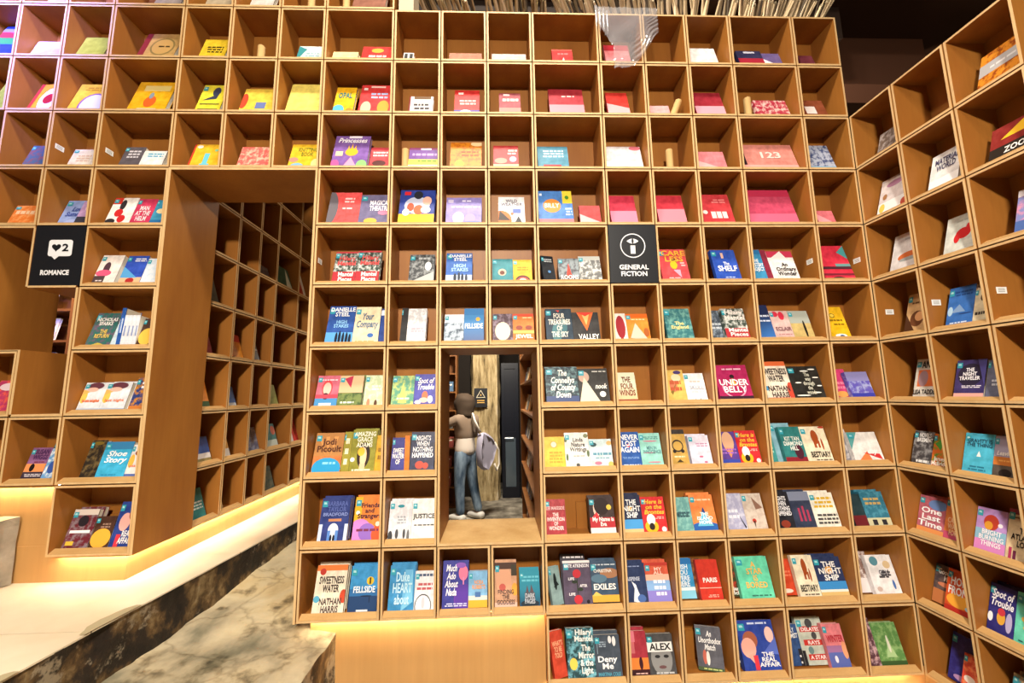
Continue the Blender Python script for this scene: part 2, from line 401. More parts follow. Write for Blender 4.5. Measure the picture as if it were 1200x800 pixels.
def cubby(w, r, c, rest=True):
    o, rz, wd = frame(w, r, c)
    root = empty('shelf_cubby', o, rz)
    size = 'wide' if wd > .3 else 'narrow'
    if w == 'R': lab = '%s plywood cubby, %s, %s column of side wall from corner' % (size, rowname(r), ORD[c+1])
    elif w == 'K': lab = '%s plywood cubby, %s, %s column of corridor shelf' % (size, rowname(r), ORD[c+1])
    elif c >= 0: lab = '%s plywood cubby, %s, %s column right of doorway' % (size, rowname(r), ORD[c+1])
    elif c >= -3: lab = '%s plywood cubby, %s, %s column above doorway' % (size, rowname(r), ORD[c+4])
    else: lab = '%s plywood cubby, %s, %s column left of doorway' % (size, rowname(r), ORD[-3-c])
    tag(root, lab, 'cubby', 'plywood shelf cubbies')
    for nm, me in cubby_parts(wd, 0, 0): put(nm, me, root)
    if rest:
        k = (round(wd, 2), random.randrange(3))
        if k not in REST:
            m = MB(); a = wd*(.18+.16*k[1]); b = min(wd-P-.004, a+wd*.55); m.box(a, b, DEPTH-.022, DEPTH-.008, P, P+.125); REST[k] = m.mesh('book_rest', PLY)
        put('book_rest', REST[k], root)
    return root
for r, c in CELLS: cubby('M', r, c)
for r in range(2, 11):
    for c in range(3): cubby('R', r, c)
for r in range(1, 9):
    for c in range(6): cubby('K', r, c)

# ------------------------------------------------------------------ books
# wall row column | centre, width, height in the cubby, cover colour | look | printed marks | lettering
TABLE = """M -1 -6 0.1186 0.1104 0.1504 b8b0a0|pale grey booklet||
M -1 -4 0.2191 0.1407 0.181 a79a9a|dusty mauve booklet||
M -1 -3 0.1311 0.1454 0.1799 b5a58a|beige booklet||
M 0 -7 0.1076 0.1308 0.28 1c3f9e|blue picture book with red and green waves|b .42 .62 3a9a4a, b .62 .8 c03a3a, b .8 .9 8a88a0|
M 0 -6 0.0985 0.1557 0.1438 c9b27c|buff book with a white upper half|b .6 1 d8d2d0|
M 0 -5 0.0898 0.1415 0.1819 a3ab33|plain lime green thick book|T .035|
M 0 -4 0.1886 0.1895 0.2275 c9a062|tan book with wreath and red spine strip|r 0 0 .16 1 8e2f36, ring .58 .5 .33 .2 8f7a4a, l .42 .46 .78 .56 1 4a3a20|
M 0 -3 0.1197 0.1335 0.1842 e0bd2a|yellow book with three dark title lines|l .2 .35 .85 .68 3 3a3210|
M 1 -7 0.1441 0.0841 0.2412 9aa832|lime green paperback sliver||
M 1 -6 0.1155 0.1313 0.2169 e0a020|orange book with white splash and red disc|r 0 0 .13 1 b8342c, e .6 .45 .33 .42 f4ede4, e .6 .47 .2 .18 b0242c|
M 1 -5 0.1062 0.1803 0.2206 e8c030|yellow book with pale blue ringed circle|e .62 .25 .38 .42 8a5a8a, e .62 .25 .33 .37 dfe4f0, l .2 .75 .9 .9 2 c08a20|
M 1 -4 0.1743 0.193 0.244 f0b418|big amber book with a small red bird|r .2 .7 .9 .88 f7e08a, e .5 .36 .16 .18 e0662a, e .48 .55 .06 .1 8a9aa8, r .25 .0 .75 .14 f2e8d0|
M 1 -3 0.1243 0.1253 0.2243 eadb3c|lemon yellow book with dark figure and stripes|s, e .62 .76 .16 .16 39405a, t .15 .45 .75 .7 .7 .5 39405a, r .1 .3 .9 .34 6a6430, r .1 .12 .9 .16 6a6430|
M 1 -2 0.1253 0.1736 0.1965 ecc84a|cream yellow book with red left patch|e .06 .5 .12 .3 d84a30, r 0 0 1 .16 f2ece2, r .45 .2 .75 .45 6a7ab0|
M 2 -6 0.1241 0.1016 0.1537 4a6a80|slate blue paperback behind cubby edge|s, n 8a5a60|
M 2 -5 0.1197 0.1244 0.1276 efe4dc|blush white paperback with teal sticker|s, l .2 .3 .8 .7 3 d8b8a8, r 0 0 1 .1 b06a50|
M 2 -4 0.121 0.1001 0.1465 5a545c|charcoal paperback with pale lettering|s, l .2 .45 .85 .85 3 d0ccd4, N 1|
M 2 -4 0.2287 0.1153 0.1192 f2f0ee|white paperback with blue lettering|l .2 .62 .9 .88 2 3aa0c8, r 0 0 1 .08 c08050|
M 2 -3 0.128 0.1483 0.1684 f0bc2c|yellow board book with large blue figure one|r 0 0 .06 1 c8402a, r .45 .1 .62 .62 6cc4d8, r .38 .1 .7 .18 6cc4d8, e .2 .9 .1 .07 f4e8e0, e .8 .75 .06 .05 8cc8a0|
M 2 -2 0.1324 0.1614 0.1514 d8625c|coral red book beside yellow one|n f0b8a0|
M -1 -2 0.1111 0.1236 0.1878 cfc8c0|white booklet with dark corner|t 0 1 .4 1 0 .6 3a4a48|
M -1 0 0.2057 0.1807 0.2304 8a5a48|rose brown booklet||
M 0 -1 0.1349 0.1301 0.1347 e4ece8|white booklet with teal corner|t 0 0 0 1 .35 .8 3a8a90, l .3 .3 .9 .6 2 88b0b8|
M 0 0 0.0897 0.1355 0.09 e8d49a|cream booklet lying nearly hidden||
M 0 0 0.2593 0.1648 0.1394 c62e2a|red book with gold splash and white script|e .5 .75 .2 .14 e8a040, l .2 .3 .8 .5 1 f4e4e0|
M 0 1 0.0662 0.0553 0.09 cfcac4|small zebra striped booklet|r .1 .3 .4 .9 2a2a2a, r .6 .3 .9 .9 2a2a2a|
M 0 2 0.1268 0.1779 0.0925 a87058|dusty rose booklet sunk in cubby||
M 0 3 0.1219 0.1887 0.09 c8b8b0|pale rose booklet sunk in cubby||
M 1 -1 0.1146 0.1728 0.24 f0dc6e|large plain pale yellow glossy book||
M 1 0 0.0904 0.106 0.2166 f0b81e|yellow book with teal title and blue base|e .25 .15 .3 .2 58b0c8, e .8 .1 .2 .14 e88a30|OPAL@.15 .58 .85 .8 2a7a80
M 1 0 0.2554 0.1727 0.2393 d83a3c|red picture book with two round faces|r .08 .82 .2 .9 f2e0dc, e .22 .22 .16 .22 f0b8a0, e .75 .25 .18 .22 f0983a, l .3 .52 .85 .75 2 9ab0d8, r .3 .9 .75 .96 f4d8d0|
M 1 1 0.1357 0.1289 0.1481 e2d6d0|off-white book with dark lettering and maroon spine|r 0 0 .06 1 7a1c22, r .2 .85 .9 1 6a4a28, l .2 .25 .85 .65 2 3a3438|
M 1 2 0.1336 0.1356 0.204 d2302e|red book with white lines and blue base|r 0 0 1 .2 2f4aa8, e .45 .08 .25 .14 d8e0f0, l .2 .4 .85 .62 2 f0c8c0, r .15 .82 .35 .9 f2e0dc|
M 1 3 0.1234 0.1171 0.1824 9c4650|rosewood book with pale lettering|b 0 .35 d88078, l .1 .6 .9 .8 1 f0d8d0, r .2 .88 .5 .95 f0e0d8|
M 2 -1 0.1358 0.1509 0.1726 e8b828|yellow knitting book with green lettering|e .3 .1 .22 .12 7ab0d0, e .15 .35 .16 .1 e8887a, e .9 .2 .14 .2 f0d890|KNITTING/BOOK@.25 .5 .9 .85 7a8028
M 2 0 0.1331 0.1849 0.2382 7f5aa6|purple picture book with gold crown and pink skirt|t .3 0 .75 0 .52 .35 f49ab8, e .52 .5 .18 .12 e8b030, t .38 .5 .42 .72 .48 .5 e8b030, t .47 .5 .52 .78 .57 .5 e8b030, t .56 .5 .62 .72 .66 .5 e8b030, e .85 .1 .15 .16 8ac878, e .1 .12 .12 .14 d05a98, r .08 .38 .28 .52 e8d0a8, r .38 .93 .75 1 f0e8f4|Princesses@.1 .78 .92 .93 f4f0fa i
M 2 0 0.2883 0.1012 0.1532 d84850|small raspberry book with white title|r 0 .88 1 1 9c2430, l .1 .55 .9 .82 2 f6e4e0, e .5 .25 .35 .14 5a3030, b 0 .1 f0b0b0|
M 2 1 0.1528 0.1529 0.1518 6a4090|purple and yellow banded book beside tube|b 0 .18 c8d8e8, b .18 .45 f0cc50, b .9 1 7a2860, l .1 .58 .95 .78 1 b898d8, r .4 .9 .75 .97 f0e8f0, l .3 .3 .95 .42 1 5a8a30|
M 2 2 0.1279 0.1663 0.1943 d8861e|orange book with green blob and brown title|n b86018, e .3 .18 .15 .16 8aa038, e .85 .95 .2 .1 f0d0a0, l .3 .45 .9 .7 2 8a5020|
M 2 3 0.0977 0.1338 0.1715 b83034|red book with pale blue oval|b 0 .2 e8cc98, e .78 .42 .14 .12 a0a8d0, l .55 .6 .95 .85 2 f4dcd0, e .3 .35 .25 .12 e89080|
M 0 4 0.1747 0.1148 0.1378 b82a2a|scarlet book with pale figure alone in cubby|r 0 .9 1 1 d84a40, l .2 .62 .8 .8 1 e87070, t .45 .2 .6 .2 .55 .5 f0d0d0|
M 0 5 0.1205 0.1386 0.1851 e8888c|salmon pink book under plastic sheet|b .72 1 c02c3a|
M 0 7 0.1151 0.1286 0.1968 8a2c34|dark red book behind a white sheet||
M 0 7 0.12 0.1578 0.1665 f0e6e4|white tilted booklet sheet||
M 0 8 0.1504 0.1493 0.1487 2c2c50|dark blue book with red band|b .2 .55 a8283c, b 0 .2 e0a888, r .3 .85 .75 .95 c8c8d8|
M 0 8 0.2669 0.1081 0.1273 6a5a90|violet and white book at cubby right|t 0 0 1 0 0 .6 f0ecf4|
M 1 4 0.189 0.1902 0.2203 a82c38|large crimson and pink book with small title|b 0 .42 e8909c, l .3 .68 .75 .78 1 f0b8b8|
M 1 5 0.1086 0.1206 0.1955 c83028|vermilion and pink book leaning left|t 0 0 1 0 0 .55 f4a8ac, t 1 0 1 .35 0 .55 f4a8ac|
M 1 6 0.0898 0.1085 0.09 e8a8a8|pale pink book sunk beside leaning tube||
M 1 7 0.1328 0.163 0.2037 9c2434|crimson and pink book with pale lower half|b 0 .45 eea2b2|
M 1 8 0.239 0.1829 0.1429 b03048|rose red book with white speckles|n e8c0b8, b 0 .15 e8b0b0|
M 2 4 0.1045 0.1644 0.1669 4a8aa4|steel blue book with red label at base|r .18 .06 .75 .2 a83040, l .15 .5 .85 .85 3 c8e4ee|
M 2 5 0.1221 0.1997 0.17 d4ccd0|large silvery white book with rosy corner|b 0 .35 f2f0f0, e .85 .92 .16 .1 c86a78|
M 2 7 0.114 0.1539 0.1341 d88088|rose pink curved booklet|t 0 0 1 0 0 .5 f2b0b0|
M 2 8 0.1829 0.3181 0.1898 d88a80|wide pink number book with dark spine|r 0 0 .12 1 2a1a24, b 0 .2 f0a8a0|123@.4 .45 .75 .7 f0d8d0
M 0 9 0.1116 0.0828 0.1119 6a2838|maroon booklet in end cubby||
M 1 9 0.1213 0.1285 0.1465 8a4428|brown book with white label box|r .1 .25 .55 .65 e8dcd8|
M 2 9 0.1185 0.1474 0.1871 b0b8cc|patterned blue and white book|n 3a4a7a, b 0 .15 88b8d8|
M 3 -6 0.1127 0.1309 0.1247 e07a34|orange paperback with teal sticker|s, n f0a060, l .1 .5 .9 .8 1 f0c8a0|
M 3 -5 0.085 0.138 0.1746 93a8e0|periwinkle paperback with blue script|s, e .5 .15 .3 .15 a8b8ec|Love/Summer@.15 .4 .9 .75 3a50a0 i
M 3 -5 0.1642 0.0687 0.1518 bf9ac8|lilac paperback with dark base|b 0 .35 3a3a48, e .5 .7 .2 .1 e8b8d8|
M 3 -4 0.1008 0.1205 0.1698 f0ece8|white paperback with red figures and a silhouette|s, r 0 .75 .35 1 d0382c, e .45 .72 .12 .2 2a2a30, e .4 .42 .17 .15 c8282c, e .6 .2 .16 .14 c8282c, e .2 .1 .2 .1 2a2a30, T .04|
M 3 -4 0.2085 0.1025 0.1693 c8385c|magenta paperback with white capital title|s|MAN/AT THE/HELM@.12 .12 .88 .75 f4e0e4
M 3 -4 0.2867 0.0747 0.1622 3c90b4|sea blue paperback at cubby edge|s, e .5 .55 .3 .1 e8d0a0, b 0 .2 2a6aa0|
M 4 -4 0.0685 0.1047 0.1645 ece4de|white paperback with dark arch and pink blur|s, e .4 .55 .15 .2 4a3440, r .25 .32 .55 .55 4a3440, e .35 .35 .35 .12 d85a80, r 0 .02 .5 .25 4a3c40, l .06 .05 .44 .12 1 e0d8d8, T .05, N 1|
M 4 -4 0.1912 0.1002 0.1633 2f50b8|royal blue paperback with pale wave and red bird|s, b 0 .22 e8b890, e .5 .1 .2 .1 b03030, t 0 .2 0 .6 .8 .2 58a0d8, l .35 .78 .95 .92 2 f0f0fa, T .04|
M 4 -4 0.2855 0.0874 0.1533 dfe6ee|icy white paperback|s, n c8d8e8|
M 5 -4 0.0765 0.1126 0.1826 2f6a64|dark green paperback with white and gold capitals|s, n 6a5a70, t 0 0 1 0 .5 .12 c8b048|NICHOLAS/SPARKS@.1 .62 .95 .85 f4f4f0 & THE/RETURN@.25 .25 .85 .5 e0c060
M 5 -4 0.1506 0.0297 0.1976 c8dcea|pale blue spine facing out||
M 5 -4 0.1714 0.0218 0.1913 2a5cb0|cobalt blue spine facing out|l .3 .2 .7 .9 1 c8d8f0|
M 5 -4 0.1927 0.0188 0.1549 e8eaf2|white spine facing out, first of four from left|l .3 .2 .7 .8 1 8090c0|
M 5 -4 0.2115 0.0169 0.1547 e2e6f0|white spine facing out, second of four from left|l .3 .2 .7 .8 1 8090c0|
M 5 -4 0.2294 0.0169 0.1545 e8eaf2|white spine facing out, third of four from left|l .3 .2 .7 .8 1 8090c0|
M 5 -4 0.2473 0.0169 0.1543 e2e6f0|white spine facing out, fourth of four from left|l .3 .2 .7 .8 1 8090c0|
M 5 -4 0.292 0.0746 0.1491 4a3028|brown paperback with big yellow moon|s, e .5 .35 .5 .3 f0c050|
M 3 0 0.1134 0.165 0.215 e05a5c|coral red book with grey filigree edge|e 0 .5 .3 .55 6a666e, n d8504e, l .45 .66 .8 .85 2 f4d0d0, l .4 .46 .75 .54 1 f4d0d0|
M 3 0 0.2665 0.1561 0.1989 706a8e|dusk purple book with white capital title|e .4 .12 .22 .1 e8b050, e .8 .4 .18 .08 d880a0, s|MAGICAL/THEATRE@.32 .45 1 .8 f0ecf6
M 3 1 0.1208 0.1833 0.2323 243a90|navy and yellow toy brick figure book|b 0 .3 f2bc28, e .5 .55 .36 .25 b8c0d8, e .32 .5 .1 .12 c85030, e .55 .42 .14 .14 d8603a, e .78 .68 .13 .13 e0b0a0, e .52 .85 .13 .12 20242e, r .12 .85 .3 .95 c8242c, e .75 .42 .14 .1 e8e0dc, e .2 .35 .1 .1 f0f0f4|
M 3 2 0.1169 0.1848 0.1803 8c80c4|lilac picture book with two pale heads|e .35 .25 .16 .22 d8d8f0, e .68 .22 .15 .18 b890b0, r .05 .8 .2 .92 c8c0e0, l .1 .6 .95 .7 1 e8e4f8, l .4 .82 .7 .92 1 e0dcf4, e .75 .05 .3 .08 6a78c8|
M 3 3 0.1232 0.1379 0.1851 eceaee|white weather book with sunset photo circle|e .1 .15 .4 .35 c86a28, t 0 .15 .45 .15 .05 .5 281810, r .55 .4 .85 .56 5068b0, t .6 .05 .9 .05 .76 .3 2a2a30, e .52 .38 .06 .05 d86a40|WILD/WEATHER@.1 .66 .92 .9 6a6a78
M 4 0 0.1292 0.1124 0.1899 39463f|dark green and red paperback, white scrollwork, left twin|s, n c8ccc8, b 0 .36 b0343c, r 0 .95 1 1 c04048|Hilary/Mantel@.15 .55 .95 .85 d85050 & Mantel/Pieces@.25 .05 .9 .34 f0eeec
M 4 0 0.245 0.117 0.1961 39463f|dark green and red paperback, white scrollwork, right twin|s, n c8ccc8, b 0 .36 b0343c, r 0 .95 1 1 c04048|Hilary/Mantel@.15 .55 .95 .85 d85050 & Mantel/Pieces@.25 .05 .9 .34 f0eeec
M 4 1 0.1522 0.1267 0.1705 3c3f42|charcoal paperback with pale faces photo|s, n 8a8e90, t 0 0 1 0 1 .4 b0b4b4, e .75 .58 .13 .16 d8d8d8, l .3 .8 .85 .92 1 b8bcc0|
M 4 2 0.0928 0.1328 0.179 2e62b4|blue paperback with white capitals and silhouettes|s, b 0 .25 c8d8ee, e .35 .16 .06 .14 1a2438, e .5 .18 .05 .16 1a2438, e .63 .16 .05 .14 1a2438, e .78 .14 .05 .14 1a2438|DANIELLE/STEEL@.12 .72 .98 .95 f0f4fa & HIGH/STAKES@.2 .36 .85 .62 a8d0f0
M 4 3 0.0723 0.1058 0.1414 2c8490|teal paperback with small round portrait|s, d .48 .42 .2 d8b8a0, d .48 .4 .12 6a3a30|
M 4 3 0.174 0.0975 0.1355 e8b020|yellow paperback with rainbow arch|s, e .5 0 .42 .3 3a2a30, e .5 0 .34 .24 c84a40, e .5 0 .24 .17 e8e0d0, l .2 .5 .8 .7 2 c88a18|
M 5 0 0.1182 0.1316 0.2102 27509e|blue paperback with large capitals and silhouettes|s, b 0 .3 5aa0dc, e .4 .14 .05 .16 141c30, e .52 .16 .05 .18 141c30, e .65 .14 .05 .16 141c30, e .78 .14 .05 .16 141c30, e .9 .12 .05 .14 141c30|DANIELLE/STEEL@.06 .72 .98 .96 f4f6fa & HIGH/STAKES@.25 .42 .8 .62 8ac0ec
M 5 0 0.247 0.126 0.2052 ecd8b4|cream paperback with blue diagonal script|s, e .68 .22 .12 .06 3a6ab0, l .1 .03 .9 .1 1 c8a878|Your/Company@.1 .35 .95 .85 58708a i
M 5 0 0.3287 0.0332 0.1944 23408a|navy sliver of a paperback at cubby edge|r 0 .8 1 .95 e0e4f0|
M 5 1 0.0695 0.0354 0.1971 202022|black paperback half hidden behind silver one|s|
M 5 1 0.1289 0.0959 0.1927 c4c4c8|silvery grey photo paperback|n f0f0f2, l .2 .3 .9 .45 2 d8a0b0, N 1|
M 5 2 0.0707 0.1018 0.1573 aebccc|icy blue grey photo paperback|s, n 4a5868, b .7 1 dfe4ec, l .05 .45 .8 .65 1 f4f4fa|
M 5 2 0.1647 0.1052 0.1911 3a86c4|blue paperback with orange dot|r 0 .8 1 1 2f78b8, g 4a6090, d .7 .68 .11 e8b040, N 1|FELLSIDE@.05 .4 .95 .55 e8f0f8
M 5 3 0.0689 0.1005 0.1585 4c3440|plum paperback with cream scalloped disc|s, n 8a7888, e .5 .38 .38 .32 ece0c0|
M 5 3 0.1733 0.1062 0.1574 e8762a|orange paperback with watching eyes|s, b .9 1 d84828, e .3 .5 .16 .08 8a4030, e .75 .5 .16 .08 8a4030, b .3 .4 f0c060, l .4 .82 .9 .9 1 f4c890|JEWEL@.1 .08 .92 .26 f8ece0
M 3 4 0.1113 0.1823 0.2279 4a80c8|blue activity book with orange ball and yellow corner|d .4 .55 .26 e09040, r .72 .62 1 1 ecd040, b 0 .16 d87880, e .85 .8 .06 .06 4a8a30, l .75 .25 .97 .5 3 c8dcf4, r .05 .85 .12 .92 e8f0fa|BILLY@.18 .48 .62 .62 f8ecd8
M 3 4 0.2907 0.1096 0.1261 c0484a|brick red and pink book leaning|t 0 0 1 0 0 .55 f0b4b8, t 1 0 1 .1 0 .55 f0b4b8|
M 3 5 0.1051 0.1395 0.1951 c03048|crimson pink book below plastic sheet|b 0 .46 ea86a0, r .45 0 .7 .06 f4e8e8|
M 3 6 0.1165 0.1475 0.1971 c23040|red and bright pink book beside grey fluff|b 0 .52 f08898|
M 3 9 0.1018 0.0956 0.09 d8707c|low pink booklet slumped in end cubby|t 0 0 1 0 0 .8 f0a0a8|
M 3 7 0.1229 0.167 0.2036 c43840|red book with row of white squares|r .3 .2 .45 .42 f0d8d4, r .48 .2 .63 .42 f0d8d4, r .66 .2 .81 .42 f0d8d4, d .12 .4 .08 f0d8d4, r .6 0 1 .08 f0d8d4, l .4 .7 .85 .85 2 e88888|
M 3 8 0.1757 0.2633 0.2368 c84868|large glossy rose pink book|b 0 .3 d86888, b .8 1 b83050|
M 4 4 0.0636 0.0805 0.1619 23262c|black paperback turned in cubby|R 14, s, d .55 .4 .12 5a86b8, l .15 .75 .85 .9 2 c8ccd0|
M 4 4 0.1694 0.1092 0.1423 8f9aa0|grey paperback with red tower|s, t .35 .2 .65 .2 .5 .8 c8463a, n 5a5a62, b .1 .2 4a4a52|ROOMS@.1 .1 .95 .28 f4f0ee
M 4 4 0.2772 0.1173 0.1554 6e7070|black and white crowd photo paperback|s, n d8dad8, b .85 1 c8ccc8|
M 4 6 0.1127 0.1447 0.1987 d64a50|coral paperback with yellow seated figure|s, e .52 .58 .1 .14 2a2020, e .5 .5 .13 .13 f0b428, t .45 .35 .7 .35 .7 .1 e8a0b8, l .7 .45 .92 .6 2 f0b0b0, l .2 .04 .7 .12 2 f4c8c8|CARE/LESS@.1 .6 .98 .95 f0b440
M 4 7 0.1468 0.1303 0.1933 2a52b8|royal blue paperback with white script title|s, r .4 .72 .5 .9 e0b8a8, l .3 .04 .8 .14 2 b8c8f0|The@.42 .5 .65 .6 e8eefa & SHELF@.15 .3 .92 .48 f4f6fc
M 4 8 0.0707 0.0791 0.194 3a90c0|sky blue paperback with white capitals|r 0 .85 1 1 2a70a8, s|THE/MYSTERY/PROJECT@.04 .2 .96 .75 f0f6fa
M 4 8 0.1204 0.0362 0.1924 8a2840|dark red paperback sliver||
M 5 4 0.111 0.1378 0.1854 24384a|dark teal paperback with serpent and capitals|s, e .4 .25 .18 .3 4a7880, e .65 .45 .15 .25 3a6872, t .4 .95 .55 .95 .5 .88 c8443a, N 1|FOUR/TREASURES/OF/THE SKY@.1 .08 .92 .9 e8e4d8
M 5 4 0.2449 0.1385 0.1628 2e2c2c|black paperback with orange sunset wedge|t .18 1 .82 1 .52 .35 e86a2c, t .35 1 .68 1 .52 .55 f4b870, t .18 1 .82 1 .5 .86 d83c2c|VALLEY@.18 .06 .95 .24 f0ece8
M 5 5 0.0574 0.0724 0.1547 e6dcd4|white paperback with dark red tree|e .55 .5 .35 .42 98222c, r .45 0 .65 .5 98222c|
M 5 5 0.145 0.1181 0.1513 e8862c|orange paperback with pale pink diagonal|s, t .1 .1 .9 0 .4 .65 f0c0b0, b .85 1 d8661c, l .2 .75 .9 .82 1 f4d8a0, e .85 .3 .12 .16 a85a28, N 1|
M 5 6 0.1148 0.1353 0.1793 39737a|deep teal paperback with fine leaf pattern|n 70a8a0, s|The/England@.2 .32 .85 .58 e8d890
M 5 7 0.0847 0.1 0.1733 48525e|slate paperback with stars|n 8a98a8, l .2 .35 .8 .6 2 c8d0d8, s|
M 5 7 0.1683 0.1214 0.1773 39463f|dark green and red paperback with white scrollwork|s, n c8ccc8, b 0 .36 b0343c|Hilary/Mantel@.1 .62 .95 .95 f0e8e4 & Mantel/Pieces@.15 .1 .95 .36 f0eeec
M 4 8 0.2066 0.1407 0.1836 ece8e6|white paperback with pink spired roof shape|b .78 1 c83a58, t .05 .72 .55 1 .95 .45 f2f0ee|An/Ordinary/Wonder@.2 .16 .95 .6 2a2428
M 4 9 0.1352 0.1603 0.2149 d82e48|scarlet and teal paperback with chevrons|t 1 1 .7 .8 1 .6 4aa0a4, t 0 1 0 .8 .2 .9 4aa0a4, b .3 .38 4a2430, b .12 .18 7a2434, r .5 .38 1 .46 6a9a9a, e .45 .03 .2 .06 3a2028, T .03|
M 5 8 0.0695 0.0941 0.1923 1e2a52|midnight blue paperback with glow at base|g 3a70b8, l .1 .62 .95 .72 1 d0d8ec, l .2 .48 .95 .56 1 d0d8ec, T .035|
M 5 8 0.1647 0.0989 0.1611 d4b4b0|dusty pink paperback with red balloons|s, e .3 .88 .16 .1 d0304a, e .62 .82 .16 .15 d0304a, l .15 .12 .9 .2 1 b88888|ECLAIR@.12 .28 .95 .42 7a5058
M 5 8 0.2671 0.106 0.1601 c8b070|straw field paperback with lone dark figure|b .55 1 a8b0a8, e .65 .35 .06 .3 28221c, s, N 1|
M 5 9 0.101 0.1033 0.1812 ecba18|bright yellow paperback with bee disc|d .4 .72 .13 5a4a10, d .4 .72 .1 f0d050, e .5 .08 .3 .06 e8ecf0, e .55 .06 .12 .05 3a5a8a, l .15 .52 .85 .62 1 8a6a10, l .3 .4 .9 .48 1 8a6a10, N 1|
M 6 -6 0.1328 0.1008 0.1596 b83868|pink and red paperback at photo edge|n e86050, e .5 .8 .4 .12 f0d8e0|
M 6 -4 0.0681 0.1042 0.1422 dfe3ea|white paperback with blue sky, left of two alike|s, e .12 .5 .14 .22 f0c058, e .5 .88 .35 .12 6a3a48, t 0 .55 .4 .7 0 .75 f0b060, e .4 .75 .25 .08 e8b8a8, l .1 .3 .9 .4 1 e07a58, b 0 .1 a8b8d0|last night@.12 .3 .9 .42 e0805a
M 6 -4 0.1739 0.1153 0.1425 dfe3ea|white paperback with blue sky, right of two alike|s, e .12 .5 .14 .22 f0c058, e .5 .88 .35 .12 6a3a48, t 0 .55 .4 .7 0 .75 f0b060, e .4 .75 .25 .08 e8b8a8, b 0 .1 a8b8d0, N 2|last night@.12 .3 .9 .42 e0805a
M 6 -4 0.2909 0.0798 0.1637 2c3f78|dark blue city paperback with amber lights|s, n c8842c, l .3 .65 .95 .9 2 e8ecf4, b 0 .15 c87838|
M 7 -5 0.1509 0.0844 0.1798 26383c|dark paperback with teal sticker at back|s|
M 7 -5 0.0904 0.0889 0.146 8a5a88|purple sunset paperback with black capitals|s, b .25 .5 e09058, b 0 .25 3a3040, e .35 .38 .12 .12 1a1618, l .1 .1 .95 .2 2 d8d0d8, l .3 .52 .9 .58 1 7a3040|SUSAN/WIGGS@.2 .62 .95 .95 4a2858
M 7 -5 0.1649 0.0601 0.1404 6aa0d4|sky blue and white paperback|n f0f4fa, e .5 .4 .3 .2 3858a8|
M 7 -4 0.103 0.0737 0.1758 2c2620|black paperback with gold specks|n 6a5838, s, e .5 .92 .3 .05 7a6428|
M 7 -4 0.2016 0.1365 0.1629 3eb0dc|bright sky blue paperback with white italic title|r 0 .78 1 1 3a82b4, s, l .15 .06 .7 .1 1 2a80b0, T .035|Shoe/Story@.15 .36 .95 .74 f4fafc i
M 7 -4 0.2927 0.0666 0.1518 ece6e4|white paperback with orange beach figure|s, e .2 .5 .2 .2 f0b850, e .6 .75 .3 .1 8a4038, b 0 .12 5a70b0, l .1 .3 .9 .4 1 e08060|
M 6 0 0.0708 0.1095 0.161 d06a80|rose and blue paperback with large face|s, b 0 .3 4a90c8, e .48 .6 .24 .26 d84850, e .48 .58 .18 .2 f0c0b0, e .45 .35 .14 .1 2a2430, b .28 .4 c8485a, r .2 .02 .75 .14 d8e8f4, l .1 .82 .9 .9 1 f0d0d8|
M 6 0 0.1786 0.1181 0.1592 7a8a50|green field paperback with pink bird|s, b .45 1 e8b890, t .2 .9 .55 1 .5 .6 b83050, n 4a6038, l .1 .1 .7 .2 1 e8ecd8, N 2|
M 6 0 0.2953 0.0952 0.1596 c0d0a4|pale green paperback with two small figures|s, n e0e8c8, e .25 .12 .08 .14 c88868, e .62 .1 .08 .12 5a3828, l .3 .5 .85 .7 2 e8ecd8|
M 6 1 0.0725 0.113 0.1552 5c9a80|green garden paperback with light rays|s, n b8c878, t .3 .1 .7 .1 .5 .8 c8d870, l .2 .2 .8 .3 1 e8f0d8|
M 6 1 0.1741 0.1114 0.1614 4a48a8|violet blue paperback with dancer in window cubby row|s, e .5 .3 .14 .16 e87048, e .45 .18 .2 .08 f0c8b0, e .75 .2 .12 .12 e8ecf8, e .2 .12 .15 .06 f0f2fa|Spot of/Trouble@.15 .5 .92 .88 f4f2fa i
M 7 0 0.0842 0.1338 0.1898 c87840|orange rayed paperback with bright blue arc|b .42 1 b88048, t .1 .9 .2 .9 .4 .45 e09a58, t .35 .9 .48 .9 .5 .45 e09a58, t .65 .9 .8 .9 .6 .45 e09a58, e .5 .12 .5 .26 2a9ad0, s, l .3 .2 .8 .3 1 8ad0ec|Jodi/Picoult@.1 .52 .95 .85 5a3020
M 7 0 0.1757 0.0454 0.1932 9a9030|olive paperback sliver behind portrait copy|s, l .2 .15 .7 .9 3 f0ecd0|
M 7 0 0.246 0.1267 0.2022 8f8a2c|olive paperback with long haired portrait|s, e .52 .4 .26 .3 2e2018, e .52 .36 .13 .22 f0c8a0, e .42 .48 .14 .1 f0b838, r .4 0 .62 .2 e8c098, d .1 .3 .09 f4f0e0, l .1 .03 .9 .1 1 e8e4c0, N 1|AMAZING/GRACE/ADAMS@.08 .58 .95 .95 f0eed8
M 7 0 0.3281 0.0397 0.1735 d8a424|mustard paperback at cubby edge|l .2 .3 .8 .7 2 8a6014|
M 7 1 0.0538 0.0658 0.1603 3a3a88|indigo paperback with capitals and orange edge|s|SWEET/WATER/OF@.06 .15 .95 .75 f0ece8
M 7 1 0.0996 0.0299 0.1635 e08038|orange paperback sliver between dark books||
M 7 1 0.1651 0.119 0.1861 2e3048|dark navy paperback with white capitals and red figures|s, n 3a4060, e .4 .16 .18 .1 b84838, e .65 .14 .12 .08 b84838|NIGHTS/WHEN/NOTHING/HAPPENED@.08 .34 .95 .9 f0f0f4
